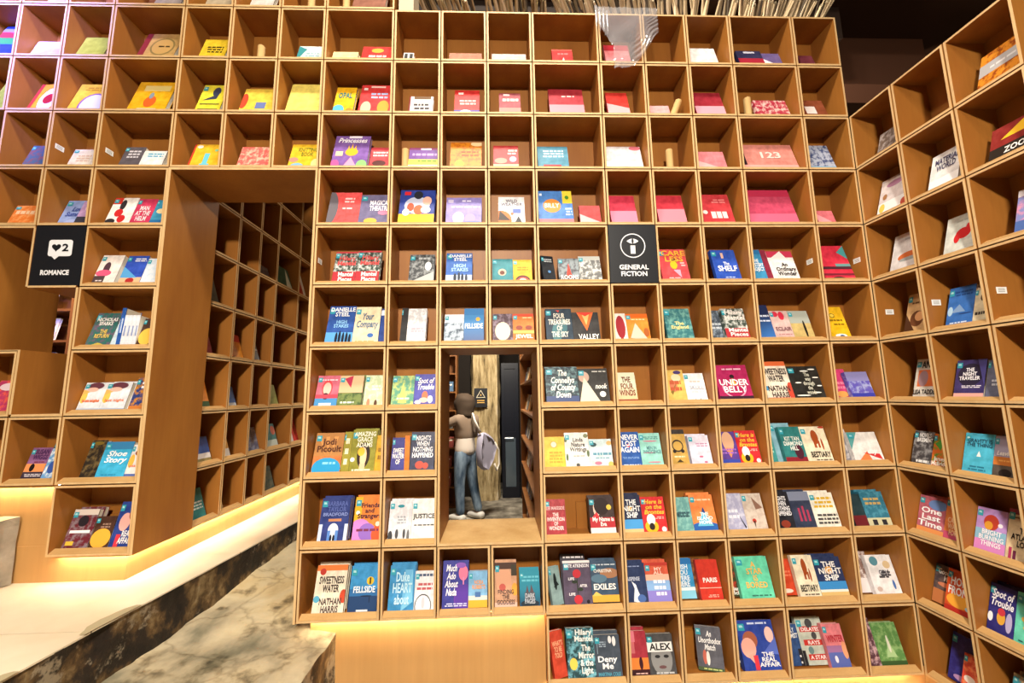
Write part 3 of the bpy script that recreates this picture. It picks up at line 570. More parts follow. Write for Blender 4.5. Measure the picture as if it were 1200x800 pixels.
M 8 0 0.1259 0.133 0.1899 2c3c80|navy paperback with glowing white arch|s, e .5 .26 .18 .16 e8eef8, r .32 0 .68 .26 5a88d0, r .42 0 .58 .28 e8eef8, e .45 .08 .04 .09 181c2c, e .55 .08 .04 .09 181c2c, r .3 .46 .75 .52 c88860, r 0 0 .12 .4 c8d8f0, r .88 0 1 .4 c8d8f0, N 2|BARBARA/TAYLOR@.2 .68 .92 .92 5a6ab0 & BRADFORD@.1 .58 .95 .66 8a9ad8
M 8 0 0.2821 0.1319 0.1909 ec8434|orange and pink paperback with serif title|s, r 0 .45 .25 1 f0b428, e .25 .2 .4 .3 d884d0, e .5 .2 .3 .2 9068c0, e .9 .15 .25 .2 e05830, d .85 .38 .08 f4dcc8, d .12 .64 .07 f4f0e8, l .1 .2 .9 .3 1 7a3050, N 1|Friends/and/Strangers@.12 .48 .95 .86 4a2030
M 8 1 0.0706 0.1092 0.1701 d0d0d6|pale grey paperback with row of dark trees|s, n e8e8ee, e .1 .1 .1 .14 3a3c40, e .38 .16 .07 .12 4a4c50, e .7 .16 .06 .12 4a4c50, e .88 .1 .06 .16 6a6c70, l .35 .4 .75 .62 3 a0a4ac, e .5 .86 .15 .04 2a8a9a, N 2|
M 8 1 0.1748 0.1136 0.1684 f0eeea|plain white paperback with black capital title|s, l .05 .34 .95 .4 1 4a4a4a, N 1|JUSTICE@.05 .5 .98 .66 2a2a2c
M 6 4 0.1169 0.1665 0.1887 23323e|dark teal paperback with white script and foliage|s, n 6a8a90, b 0 .2 3a4a78, N 1|The/Connellys/of County/Down@.15 .15 .92 .92 f0f4f0 i
M 6 4 0.2702 0.1548 0.1794 2a2826|dark paperback with pale robed figure|s, e .2 .75 .18 .16 c8a898, t 0 0 .7 0 .2 .75 e8d8c0, d .78 .25 .1 f0ece8, l .45 .88 .95 .94 1 c8c4c0|nook@.55 .4 .95 .55 e8e4dc i
M 6 5 0.0714 0.0996 0.1551 d8dcc0|pale sage paperback with brown capitals|b 0 .1 8a3020, g e0b888|THE/FOUR/WINDS@.12 .22 .92 .85 7a4030
M 6 6 0.0791 0.1058 0.165 dcb860|straw paperback with floral sprays|e .4 .5 .2 .2 c87858, e .6 .75 .25 .12 e8d8b0, e .7 .92 .2 .06 4a3a70, t .2 .3 .6 .6 .3 .2 8a6a30, l .2 .3 .8 .7 2 b85a3a|
M 6 6 0.1718 0.1083 0.1463 ecedf0|white paperback with grey capitals and skyline|s, t .35 .02 .45 .02 .4 .1 2a2a30, t .6 .02 .68 .02 .64 .12 2a2a30, b 0 .03 2a2a30, l .2 .65 .8 .75 1 c8b8b0, l .2 .3 .9 .36 1 b8bcc8|SKULL@.2 .42 .9 .56 a8acb8
M 6 7 0.1306 0.1694 0.1817 b0205c|magenta paperback with white arc title|e .5 .35 .36 .3 e8a8c0, e .5 .38 .33 .3 a81c54, e .5 .66 .07 .06 2a1820, t .38 .4 .62 .4 .5 .62 f0a838, l .2 .84 .85 .92 1 e8b8cc, b 0 .1 3a2030, T .04, N 1|UNDER/BELLY@.08 .2 .95 .58 f8f0f2
M 7 4 0.0672 0.1024 0.1494 ecc030|yellow paperback with pocket watch disc|d .48 .75 .17 c8a040, d .48 .75 .13 f4e8c8, l .2 .15 .85 .55 4 c09820|
M 7 4 0.1797 0.1224 0.1681 eeeae2|white paperback bordered with leaves|s, e .05 .8 .06 .08 5a6a48, e .9 .9 .1 .06 7a8060, e .95 .4 .05 .1 5a6a48, e .08 .3 .05 .1 5a6a48, e .5 .08 .08 .05 4a4a48, l .3 .3 .8 .36 1 a8a8a0|Linda/Nature/Writings@.2 .42 .9 .85 4a4a4c
M 7 4 0.2902 0.1157 0.1343 c8dce0|pale blue paperback with peach blossoms|s, e .2 .8 .14 .08 2a4a50, e .9 .85 .12 .08 e8b070, e .35 .15 .16 .06 d87890, e .9 .1 .12 .1 e8b860, l .15 .4 .95 .55 1 5a90a8, l .25 .3 .85 .36 1 5a90a8|
M 7 5 0.0734 0.1059 0.1661 2456a4|strong blue paperback with white capitals and red dot|d .45 .6 .08 d83a4a, l .1 .22 .9 .28 2 7aa0d8, l .1 .02 .9 .08 1 d8e4f4|NEVER/LOST/AGAIN@.04 .4 .96 .92 f4f6fa
M 7 5 0.1759 0.1063 0.1588 94d2c8|mint paperback with pink swirls|s, e .5 .75 .35 .02 c87890, e .4 .4 .3 .02 c87890, e .6 .12 .3 .02 c87890, l .2 .8 .9 .9 2 4a8a88|MEN IN/INNOCENCE@.12 .38 .95 .6 5a8a90
M 7 6 0.0765 0.1026 0.1708 3a3430|black framed paperback behind gold one||
M 7 6 0.0671 0.0879 0.1508 c8a050|gold paperback with car outline|e .5 .62 .32 .2 3a3028, e .5 .62 .26 .15 c8a050, d .28 .45 .1 2a2420, d .74 .45 .1 2a2420, t .3 .1 .7 .1 .5 .2 4a3a20, l .2 .24 .8 .32 1 f0e0b8|
M 7 6 0.1724 0.1073 0.1431 dcd8ea|lavender white paperback with pink petals|s, e .5 .28 .1 .03 c06888, e .68 .1 .08 .03 c06888, l .3 .6 .9 .75 2 c090b0, N 3|
M 7 7 0.0775 0.093 0.1575 5a3c90|violet paperback with tilted face|s, e .55 .7 .32 .3 d8a888, t .3 .5 .8 .5 .55 .2 e89058, b 0 .15 3a4aa8, l .1 .3 .9 .5 2 9a68c0|
M 7 7 0.1732 0.1081 0.1581 d02a30|red paperback with script and yellow bloom, upper copy|s, e .35 .16 .28 .18 f0b428, e .35 .35 .18 .16 f4f0ec, e .36 .16 .12 .1 2a2020, d .85 .08 .1 f0ece8, l .55 .36 .9 .44 2 f0b8b0, T .035|Here is/on the/Brontes@.1 .5 .95 .92 f0c040 i
M 8 4 0.0641 0.0963 0.16 a03038|crimson foil paperback with pale capitals|n b84048, s|THE/INVENTION/OF/WONDER@.08 .15 .92 .62 f0d8d4 & LEE MAKESIDE@.05 .7 .95 .8 e8c0c0
M 8 4 0.2865 0.1193 0.1643 3a2a2a|dark paperback with red bust and pale face|s, b 0 .18 e8dcdc, b .18 .45 b02c34, e .3 .68 .14 .2 e8c8b8, e .5 .75 .3 .24 2a1c1c, t .1 .45 .4 .45 .28 .6 c83038, d .8 .72 .1 e8c850, N 2|My Name is/Eva@.1 .22 .95 .46 f4ecea
M 8 5 0.0716 0.1017 0.1704 232a48|midnight paperback over seascape with white capitals|b 0 .12 e0c088, b .12 .36 4a9ad8, d .42 .64 .13 e0a850, N 1|THE/NIGHT/SHIP@.06 .4 .96 .88 f0f0f0
M 8 5 0.1678 0.1224 0.1564 d02a30|red paperback with script and yellow bloom, lower copy|s, e .35 .16 .28 .18 f0b428, e .35 .35 .18 .16 f4f0ec, e .36 .16 .12 .1 2a2020, d .85 .08 .1 f0ece8, l .55 .36 .9 .44 2 f0b8b0, T .035|Here is/on the/Brontes@.1 .5 .95 .92 f0c040 i
M 8 6 0.0717 0.0903 0.1548 68a0a0|sea green rippled paperback|n 8ac0b8, l .15 .4 .9 .6 2 3a6068, s|MOOR@.15 .44 .85 .56 3a5a60
M 8 6 0.1652 0.1215 0.164 f08848|orange paperback with blue island hill|s, b 0 .1 1e4a98, e .5 .12 .6 .14 2a62b0, t .18 .15 .85 .15 .5 .58 6ac0e0, t .42 .5 .6 .5 .51 .66 2a4a88, l .15 .82 .9 .9 1 f8d0a8, N 1|THE/ISLAND/HOME@.2 .2 .85 .52 f4f8fa
M 8 7 0.0833 0.0953 0.1663 a8a8c8|lilac grey misty paperback|n c8c8dc, t .6 .5 .95 .1 .9 .05 2a2a38, l .1 .3 .7 .6 2 e0e0ee|
M 8 7 0.1761 0.1008 0.1641 d0c4b8|oatmeal paperback with red mushroom|s, e .4 .25 .1 .06 b83a30, t .35 .25 .45 .25 .4 .05 4a3028, t .5 .9 .95 .6 .6 .55 8a6858, n c0b0a4|
M 6 8 0.1147 0.1415 0.204 f0e4d0|cream paperback with red corners and tall capitals|r 0 .88 1 1 d8683a, e .95 .2 .14 .25 c84a38, d .05 .3 .09 4a98c8, b 0 .06 d07058|SWEETNESS/WATER@.04 .42 .95 .86 3a3030 & NATHAN/HARRIS@.1 .06 .9 .36 4a3a38
M 6 8 0.26 0.1641 0.1759 22221f|black paperback with white brush strokes|s, e .55 .85 .14 .02 f0f0ea, e .8 .9 .12 .02 f0f0ea, e .25 .5 .1 .02 f0f0ea, e .85 .65 .1 .02 f0f0ea, e .3 .12 .22 .02 f0f0ea, e .75 .2 .14 .02 f0f0ea, e .9 .4 .08 .02 f0f0ea|The/way/through/the/woods@.4 .15 .75 .8 c8c8b8
M 6 9 0.0971 0.1013 0.1589 d84078|hot pink paperback|l .1 .3 .9 .6 2 f08aa8, e .5 .15 .3 .1 e8a858, s|
M 6 9 0.1793 0.116 0.1414 6058b8|indigo seascape paperback|n a0a8d8, b 0 .2 3a40a8, b .65 1 8a88c0|
M 7 8 0.0712 0.0703 0.1422 3f9a98|teal paperback in front at left|s, l .2 .3 .8 .7 3 a8d8d0|
M 7 8 0.1225 0.1281 0.1937 88b8c8|pale blue paperback at the back|s|
M 7 8 0.1609 0.1133 0.1767 2c7c7c|dark teal and maroon paperback with capitals|s, b 0 .16 8a2430, e .7 .3 .2 .2 4a2030, N 1|KIT TAN/DIAMOND/HILL@.08 .34 .95 .72 e8ece4
M 7 8 0.2765 0.131 0.1756 ece0c4|cream paperback with brown fox figure, upper copy|s, e .52 .7 .14 .2 a04a20, r .42 .4 .52 .6 a04a20, r .58 .4 .66 .6 a04a20, e .75 .5 .04 .16 a04a20, e .9 .97 .14 .03 a83a28, l .3 .05 .95 .1 1 4a4038|BESTIARY@.18 .14 .95 .3 2a2420
M 7 9 0.0757 0.0712 0.1575 8a8890|grey portrait photo paperback|n d8d0d0|
M 7 9 0.1663 0.1473 0.1427 e6e4e2|white paperback with diagonal red title|t 0 .4 0 1 .35 1 5aa0a0, t .1 0 .5 .35 .6 0 e8804a, t .35 .3 .95 .05 .9 .25 c83438, s, N 1|day@.5 .2 .85 .42 f4ecec i
M 8 8 0.0733 0.0919 0.1677 1f1f28|black paperback with white capitals and ember figures|e .5 .14 .25 .1 8a3828, N 1|NIGHTS/WHEN/NOTHING/HAPPENED@.05 .36 .95 .88 ecebf0
M 8 8 0.1738 0.1132 0.1673 323a52|blue black paperback with red towers|r .3 .2 .4 .55 a83a58, r .5 .2 .6 .6 a83a58, r .7 .2 .8 .5 a83a58, b .75 1 8088a0, N 1|
M 8 8 0.2778 0.1285 0.1596 eeeadc|white paperback with mustard capitals|s, l .1 .55 .9 .9 3 d8b028, l .1 .1 .95 .42 3 4a4848, N 1|
M 8 9 0.0919 0.072 0.149 1f3a40|dark petrol paperback with red base|b 0 .35 6a2028, s|
M 8 9 0.1763 0.1222 0.1588 2f7088|petrol blue paperback with gold script|n 4a90a8, b 0 .25 c8c4a0, r .2 .05 .4 .2 2a2a30, r .6 .05 .8 .2 2a2a30, l .1 .6 .8 .85 2 c8a868, N 1|
M 9 0 0.1193 0.1394 0.1944 efe2cc|cream paperback with orange flames and tall capitals|b .88 1 e07a3c, e .95 .35 .12 .14 c84a30, d .2 .86 .1 b83a30, d .1 .3 .1 5aa8c8, N 1|SWEETNESS/WATER@.12 .4 .92 .8 3a3030 & NATHAN/HARRIS@.2 .03 .9 .32 4a3a38
M 9 0 0.2724 0.1289 0.1874 3a94d0|bright blue paperback with yellow dot|b 0 .35 22406c, b .35 .5 2f6aa4, d .7 .67 .13 e8c038, r .67 .6 .73 .74 4a3a10, e .6 .35 .2 .015 1a2840, e .72 .28 .015 .08 1a2840, r .3 .03 .7 .07 d8e0e8, s, N 1|FELLSIDE@.14 .42 .9 .56 f2f6fa
M 9 1 0.0838 0.1212 0.1843 3a8ec4|azure paperback crossed by pale diagonal band|s, t .5 0 .9 .9 .95 .2 7ac0e4, t .5 0 .6 .9 .9 .9 68b0dc, N 1|Duke/HEART/about@.15 .15 .9 .85 c0e4f4
M 9 1 0.1828 0.0958 0.1578 e8e8ec|white paperback with sketched dome|s, e .45 .12 .42 .3 3a3c44, e .45 .12 .38 .27 e8e8ec, e .45 .2 .08 .14 c8c8d0, l .1 .5 .9 .72 2 c05a60, l .2 .84 .95 .96 1 4a5a78|
M 9 2 0.0784 0.1204 0.1969 3a3c94|indigo paperback with pink flower and white script|e .8 .74 .18 .16 f07a9c, r .78 .3 .83 .65 e888b8, e .7 .2 .25 .3 6a3aa0, r .5 0 1 .5 5a38a0, l .1 .06 .95 .14 2 d0d0f0, e .7 .9 .2 .06 8a58b8|Much/Ado/About/Nada@.08 .28 .6 .92 f4f2fa i
M 9 2 0.1808 0.088 0.1446 7fb4dc|small sky blue paperback with orange capitals|s, b 0 .2 e8b038, b .2 .32 dcd8d0, r .35 .28 .65 .42 4a70a8, T .045|NORA/ROBERTS@.2 .5 .9 .75 e89a50
M 9 3 0.0675 0.103 0.1825 c89878|tan portrait paperback with large face|s, e .4 .62 .35 .35 d8a080, b .85 1 4a3028, e .35 .45 .15 .08 c05a50, b 0 .12 e0b8a8, e .9 .4 .14 .14 e8a040, r .75 .7 1 .95 3a3428, N 1|FINDING/THE/GODDESS@.1 .08 .9 .4 4a3834
M 9 3 0.1782 0.0937 0.1458 2f90a8|turquoise paperback with grey castle|s, g 1f4a68, r .25 .2 .75 .4 4a4e58, t .3 .4 .45 .4 .38 .6 5a4a50, t .5 .4 .7 .4 .58 .62 5a4a50, e .5 .1 .45 .1 22303c, l .1 .68 .95 .88 2 6ac0d4, N 2|DARK/PAGES@.25 .1 .75 .38 b8bcc4
M 9 4 0.0516 0.0687 0.1583 8aa4a4|sage paperback with black bird, turned sideways|R 22, s, e .5 .6 .14 .22 20282a, t .3 .45 .8 .5 .6 .62 20282a|
M 9 4 0.145 0.1181 0.2003 3a3640|plum paperback copy standing behind roses|l .1 .9 .95 .97 1 f0ecf0|
M 9 4 0.1589 0.134 0.182 564a60|plum paperback with two red roses|s, e .5 .7 .15 .1 c0303c, e .5 .13 .15 .1 c0303c, e .5 .42 .02 .2 2a3428, e .4 .52 .1 .04 2a3428, e .6 .35 .1 .04 2a3428, b .94 1 e8e0e0, d .85 .08 .06 201820|KATE ATKINSON@.06 .84 .96 .92 f4f0f4 & LIFE@.18 .56 .4 .62 f0ecf0 & AFTER@.58 .4 .85 .46 f0ecf0 & LIFE@.18 .22 .4 .28 f0ecf0
M 9 4 0.2832 0.1297 0.1748 3a5068|stormy blue paperback over golden dunes|s, e .7 .72 .35 .12 a87858, e .3 .6 .3 .1 5a7a90, b 0 .22 e0a840, t 0 .2 .4 .2 .15 .3 f0c060, b 0 .06 28201c, l .1 .9 .95 .95 1 c8d0d8, N 1|EXILES@.08 .34 .9 .48 f6f2ea & CHRISTINA@.12 .74 .8 .82 e8e4dc
M 9 5 0.0716 0.1045 0.1627 26365e|navy paperback with white streak|t .3 .05 .75 0 .45 .5 d8e4f0, t .3 .55 .5 .45 .6 .05 f0f4fa, e .7 .12 .2 .1 4a6aa8, l .1 .9 .8 .95 1 8a98c0, N 1|SUSPENSE@.06 .56 .7 .66 c8d0e4
M 9 5 0.17 0.1179 0.1634 d05a40|red to lavender gradient paperback|b 0 .3 8a80d0, b .3 .55 88b0e0, b .55 .7 f0b8a0, l .3 .15 .8 .6 3 f0ecf8, s, b .92 1 b83a30, N 1|MY/ALL@.35 .7 .75 .88 f4d0c0
M 9 6 0.0742 0.1106 0.1675 3a98d0|sea blue paperback with white capitals|b 0 .2 8ad0e8, b .2 .28 e8f4f8, s, b .85 1 2a70b0, N 1|WISH/YOU/WERE/HERE@.08 .3 .8 .85 eaf4fa
M 9 6 0.1355 0.0645 0.164 5a3828|brown paperback wedged between blue and red|n a86838|
M 9 6 0.17 0.112 0.1691 cc3a2c|red paperback with small white capitals|b .3 .32 f0b0a0, l .3 .08 .8 .16 2 f0a898, n c03428|PARIS@.2 .44 .85 .56 f8ece8
M 9 7 0.0796 0.0974 0.1625 3a4028|jungle green and red paperback|n b83828, s, b .9 1 c8c8c0|James/McBride@.06 .06 .98 .26 f4f0e8
M 9 7 0.1506 0.1567 0.1766 66d2ae|mint green paperback with gold capitals, lower main wall|s, l .3 .06 .9 .12 1 3a7868, N 1|A/STAR/IS/BORED@.2 .26 .85 .88 e8b860
M 10 4 0.0591 0.0797 0.1797 d04830|orange red paperback turned sideways|R 20|WHAT'S/TO BE/TOLD@.1 .3 .9 .9 f0b890
M 10 4 0.161 0.1301 0.1884 2a4a50|dark teal paperback with white serif title|n 78b8c8, e .22 .28 .14 .12 e8cc58, s, T .03|Hilary/Mantel@.3 .72 .96 .97 f4f4f0 & The/Mirror/& the/Light@.42 .05 .98 .66 f4f4f0
M 10 4 0.2853 0.1182 0.1603 45505e|slate paperback with white serif title|e .62 .88 .07 .09 e8e8ea, e .78 .84 .07 .12 e8e8ea, r .1 .55 .12 .95 9ab0c0, s, l .15 .7 .45 .85 3 a0b0c0, N 1|Deny/Me@.1 .2 .85 .5 f4f4f6 & MARTINA COLE@.08 .04 .92 .13 58a0b8
M 10 5 0.0661 0.0974 0.1706 a83040|red dusk paperback with pink panels|r 0 .75 .4 1 d87888, r 0 .5 .35 .75 c86a70, b .15 .4 e8803a, b 0 .15 3a1a20, e .6 .28 .1 .14 3a1820, l .2 .04 .9 .09 1 d8b0a8, N 1|
M 10 5 0.1635 0.1311 0.1567 4a4a4c|charcoal portrait paperback with white name label|e .5 .4 .4 .4 8a8a8a, e .35 .45 .1 .04 2a2a2c, e .68 .45 .1 .04 2a2a2c, e .5 .2 .14 .04 6a4a4c, r 0 .56 .95 .8 f2f0ee, s, l .2 .03 .9 .1 1 c8c8c8|ALEX@.08 .6 .9 .77 1c1c1e
M 10 6 0.1598 0.1323 0.1716 5c5c66|grey paperback with white script and couple, turned|R -16, e .3 .3 .08 .16 c86858, e .42 .28 .07 .16 e8e4e0, b 0 .08 4a5a3a, s, l .2 .02 .9 .07 1 c8d080|An/Unorthodox/Match@.1 .46 .98 .9 f4f2f2 i
M 10 7 0.07 0.0775 0.1611 8a7a58|sandy paperback with dark title band|b 0 .25 3a3630, b .6 1 4a6a88, l .1 .08 .95 .18 1 e8e0d0, s|
M 9 8 0.0751 0.0983 0.1505 cc4422|orange red paperback with pale birds, left of fox cover|e .4 .12 .3 .06 f0d8c8, l .2 .5 .8 .7 2 e07858, N 1|
M 9 8 0.1592 0.1068 0.1754 ece0c4|cream paperback with brown fox figure, lower copy|s, e .52 .72 .12 .2 a04a20, r .42 .42 .52 .6 a04a20, r .58 .42 .66 .6 a04a20, e .72 .52 .04 .16 a04a20, l .2 .05 .9 .1 1 4a4038, N 1|BESTIARY@.1 .14 .92 .3 2a2420
M 9 8 0.2729 0.1383 0.1657 26345c|navy paperback over beach with white capitals|s, b 0 .16 d8b878, b .16 .38 3a88c8, b .12 .18 e8e4d8, d .5 .66 .13 e0a850, N 2|THE/NIGHT/SHIP@.12 .4 .95 .88 f4f2f0
M 9 9 0.0904 0.1038 0.1739 8a6a60|brown and white collage paperback|n e8dcd8, b 0 .35 ece4e4, N 1|
M 9 9 0.1765 0.1271 0.1661 eceaec|white paperback with small walking figures|e .3 .85 .16 .12 5a90a0, e .75 .75 .14 .1 d8c098, e .8 .25 .05 .12 4a70b0, e .2 .15 .1 .06 c8b0a8, l .4 .45 .8 .6 2 4a4a50, l .3 .4 .7 .5 1 4a4a50, N 1|GIRLS@.36 .5 .75 .62 3a3a44
M 10 7 0.1428 0.1723 0.1943 2a45a0|tall blue paperback with pink and brown hands|s, e .3 .6 .2 .18 a86048, e .22 .45 .2 .2 f0b0a0, e .85 .7 .12 .16 f0c8c0, t .15 .3 .35 .35 .35 .1 e8a898, r .3 .02 .42 .3 d83a48, t .6 .35 1 .65 1 .3 5a70c8, l .3 .9 .85 .97 1 c8d4f4, T .03|THE/REAL/AFFAIR@.42 .08 .98 .36 f4f2f4
M 10 8 0.0736 0.1003 0.161 2e4a7c|denim blue paperback with white capitals|n 3a5a90, r .8 0 1 .4 2a2a30, r .82 .05 .9 .1 e8e8e8, r .82 .2 .9 .25 e8e8e8|LONELY/ALCHEMIST@.02 .66 .95 .92 e8ecf0
M 10 8 0.1731 0.1349 0.188 c4ccc0|pale sage paperback with red title bands|s, r .1 .68 .95 .8 c83a34, r .15 .4 .9 .52 c83a34, r .2 .1 .9 .22 c83a34, e .5 .86 .14 .1 4a4a4c, e .6 .6 .1 .08 4a4a4c, e .35 .3 .1 .08 6a8a8c, r 0 0 .12 .3 2a2a30, N 1|DELAYED@.15 .7 .9 .78 f4ecea & RAYS@.3 .42 .75 .5 f4ecea & A STAR@.25 .12 .85 .2 f4ecea
M 10 8 0.2649 0.093 0.171 e08088|pink paperback with red capitals over dusk|s, b 0 .35 5a68b0, b .35 .5 a070a0, e .35 .2 .08 .08 e8e4f0, e .9 .4 .14 .2 e8a078|WINTER@.1 .58 .95 .74 b83040
M 10 9 0.0696 0.0681 0.1888 5a3a44|dark rose paperback seen edge on|n c8a8b0, s|
M 10 9 0.1562 0.1296 0.1692 5a8a4c|green field paperback|n 88b070, t .3 .2 .7 .2 .5 .6 a8c890, e .5 .5 .05 .2 d8dcc8, b 0 .12 3a5a30|
M 8 -4 0.082 0.1107 0.1673 6a2430|maroon paperback with dark portrait and white line|s, n 8a7880, b .85 1 d8ccc4, r .1 .4 .9 .47 f0ecf0, r .1 .1 .4 .2 e0b840, e .5 .7 .2 .14 28222a, N 1|
M 8 -4 0.1836 0.0852 0.1353 4a2c20|brown paperback with amber lantern glow|s, e .5 .32 .5 .3 f0b040, l .3 .62 .8 .8 2 a88878|
M 8 -4 0.2791 0.0966 0.1923 28408c|blue paperback with pink profile and red bar|s, e .4 .55 .25 .2 f0b0a8, e .7 .72 .2 .14 a06048, r .2 0 .4 .28 d83a48, T .035|REAL/AFFAIR@.35 .08 .98 .36 f4f2f4
R 2 0 0.1306 0.0984 0.1276 6a5a50|grey brown picture book on side wall top row|n a89c98|
R 2 2 0.1292 0.1474 0.1709 d88a28|amber lights book with grey label band|n 8a3a10, r .0 .4 1 .72 b0aeb0, l .2 .5 .8 .6 1 d8d8d8|
R 3 1 0.1142 0.1186 0.1817 ecebea|white book with multicoloured capital title|r 0 0 1 .3 f6f6f6|MATERIAL/WORLD@.15 .5 .95 .85 4a4a6a
R 3 2 0.1317 0.162 0.1518 8a2420|red and black book with yellow flame|t .2 .6 1 .6 .7 1 f0c030, b .1 .4 28221e, b 0 .1 e8e4e0|ZOO@.3 .15 .7 .32 f0ece8
R 3 0 0.112 0.1484 0.2016 ded4d4|pale book with pink petals and white base|b 0 .35 f4f2f2, e .5 .8 .3 .08 b888a8, e .15 .2 .1 .12 e8d060, e .9 .15 .1 .1 c85a48, e .2 .5 .08 .08 a87850|
R 4 0 0.1248 0.1234 0.2002 d6d4d4|silver white book with dish of orange fish|e .7 .35 .45 .12 c86a38, e .7 .28 .4 .05 9aa0a0, l .4 .78 .8 .88 1 a8a8ac|
R 4 1 0.1311 0.113 0.1801 d0d4cc|pale grey green book with red paint splash|e .6 .5 .25 .14 c8282c, e .4 .4 .1 .12 c8282c, e .75 .6 .08 .12 c8282c, l .3 .8 .9 .88 1 b0b4ac|
R 4 2 0.1289 0.0814 0.1849 8088c0|lavender and pink figure book at photo edge|n d090b0, b 0 .3 4a68a8, b .85 1 ece8f0|
R 5 0 0.1414 0.1043 0.1983 c8a070|tan paperback with clasped hands|s, e .5 .35 .3 .2 6a4028, e .6 .4 .2 .12 d8a070, t 0 0 0 .5 .5 0 4a2c1c, l .2 .72 .9 .8 1 6a4830|
R 5 1 0.0897 0.0991 0.1796 2f68b4|blue paperback with grey mountain ridge|s, t .15 .35 .7 .35 .45 .55 7a98c0, e .7 .3 .25 .015 1c3060, e .12 .4 .1 .12 a8c8e0, l .15 .06 .85 .12 1 c8d8f0, l .25 .75 .9 .9 2 1c4888, N 1|
R 5 1 0.166 0.0533 0.1552 d8ccac|cream paperback with ink sketch|s, e .5 .72 .12 .1 4a3830, l .1 .2 .9 .35 1 3a3430|
R 6 0 0.1397 0.1064 0.1898 d6cfc2|cream paperback with orange block between black capitals|s, r .12 .3 1 .72 d06a38, e .35 .5 .2 .2 9a7a80|ANIMAL@.25 .76 1.1 .95 1c1a1a & LISA TADDEO@.02 .1 1.05 .22 1c1a1a
R 6 1 0.0812 0.1076 0.1655 3a3068|midnight purple paperback with starry title|s, e .5 .6 .42 .3 26223a, b 0 .12 e0a8a0, t .7 1 1 1 1 .3 5a58a8, l .2 .25 .9 .33 2 e0dcec, T .035|THE/NIGHT/TRAVELER@.15 .46 .85 .78 f0eef4
R 6 1 0.1664 0.0513 0.1578 6a6e88|blue grey paperback at side wall cubby edge|s, l .3 .3 .9 .5 2 c8ccd8, T .035|
R 7 0 0.0821 0.093 0.1588 3c3a3e|black and white street photo paperback|s, n 8a8a8c, l .2 .05 .9 .18 1 e8e8e8|NOVELS/BASEMENT@.2 .66 .98 .95 f0f0f0
R 7 0 0.1545 0.0737 0.1517 d86a28|orange and green paperback with white name|n 5a8a30, s, t .1 .7 .6 .9 .5 .5 4a9038|James/McBride@.05 .06 .98 .32 f6f2e8
R 7 1 0.0699 0.1077 0.1657 4ab8d8|thick turquoise paperback with thin black capitals|s, t .45 .42 .6 .42 .52 .56 f0f4f4, l .2 .06 .8 .2 2 2a7a98, N 2, T .03|GRAVITY IS/THE THING@.08 .66 .95 .86 2a5a70
R 7 1 0.1518 0.0724 0.1656 5a5048|dusky landscape paperback with white script|s, b .5 1 a8a0b8, b .3 .5 c87838, e .6 .12 .3 .1 2a2220, l .2 .38 .9 .44 1 e8a858, N 1|Leaving@.15 .5 .95 .64 f4ece8 i
R 8 0 0.0758 0.1196 0.1661 c06a78|dusk pink paperback with white chunky title|s, e .7 .8 .35 .14 6a88c0, b 0 .15 e89858, n a85868, N 1|One/Last/Time@.05 .18 .95 .7 f6f2f4
R 8 0 0.1593 0.0692 0.1822 e08040|orange paperback with pink capitals|s, b 0 .2 c85070, N 1|I/CAN'T/WAIT/FOR@.2 .1 .95 .7 f4c8a0
R 8 1 0.0701 0.1081 0.1684 b890d0|pastel paperback with autumn leaf and white capitals|s, b 0 .25 d888c8, b .25 .5 88b8d0, e .5 .68 .25 .18 b84030, e .42 .6 .14 .1 d89838, d .8 .65 .08 f0ecf4, T .04, N 1|BRIGHT/BURNING/THINGS@.15 .12 .95 .5 f4f0f8
R 8 1 0.1621 0.1016 0.1931 e0c8a0|beige paperback with books and black title|s, r 0 .9 1 1 8a3048, r .1 .0 .2 .25 b03a60, r .24 .0 .34 .2 6a2848, r .8 0 .95 .25 c84a70, r .5 .78 .54 .9 2a2430, l .1 .82 .45 .86 1 6a4a38|THE/ATLAS OF/LOVE@.15 .28 .98 .66 241e1c
R 9 0 0.0676 0.1033 0.1659 6a5a58|brown grey paperback with orange glow|s, b 0 .35 c07848, e .5 .5 .35 .06 d88a68, n 4a4248, N 3|Goodnight/Man@.15 .6 .95 .9 ece8e4
R 9 0 0.1413 0.1 0.1759 dc5420|fiery orange paperback with white capitals|s, e .5 .3 .45 .16 f0a838, b 0 .14 b82c20, d .85 .2 .08 a8c8d8, N 2|HOME/FRONT@.1 .42 1 .84 f6eeea
R 9 1 0.0614 0.0907 0.1834 2c2a78|navy paperback with dancer beside mint book|s, e .5 .34 .16 .14 e0a840, e .5 .46 .14 .08 c83a48, e .1 .3 .1 .1 f0f2fa, e .8 .3 .12 .2 b8b0d8, N 3|Spot of/Trouble@.1 .55 .95 .9 f4f2fa i
R 9 1 0.1415 0.0928 0.1857 6ad4b8|mint green paperback on side wall|s, d .3 .5 .1 e8c060, l .1 .05 .9 .1 1 2a6058|A/STAR@.3 .2 .95 .8 e8b860
R 10 0 0.0895 0.1014 0.1928 2e2a74|deep violet paperback with faint pattern on lowest row|s, n 3a3888, e .5 .1 .3 .06 b890c0, N 3|
R 10 0 0.1472 0.0694 0.1461 d84838|red orange paperback on lowest side wall row|s, n f08858, e .4 .35 .3 .1 f0e0d8, N 1|
R 10 1 0.0869 0.0822 0.1703 5a9aa0|sea green paperback cut by photo corner|s, n c8a888, N 1|
K 3 0 0.0812 0.0382 0.09 a86a98|lilac book in corridor cubby||
K 4 2 0.1189 0.1703 0.09 4a3a38|dark book in corridor cubby|n 6a5a50|
K 4 3 0.1963 0.2354 0.1805 2f4a34|green book leaning in corridor cubby|t .6 0 1 0 .8 1 b8b8a0|
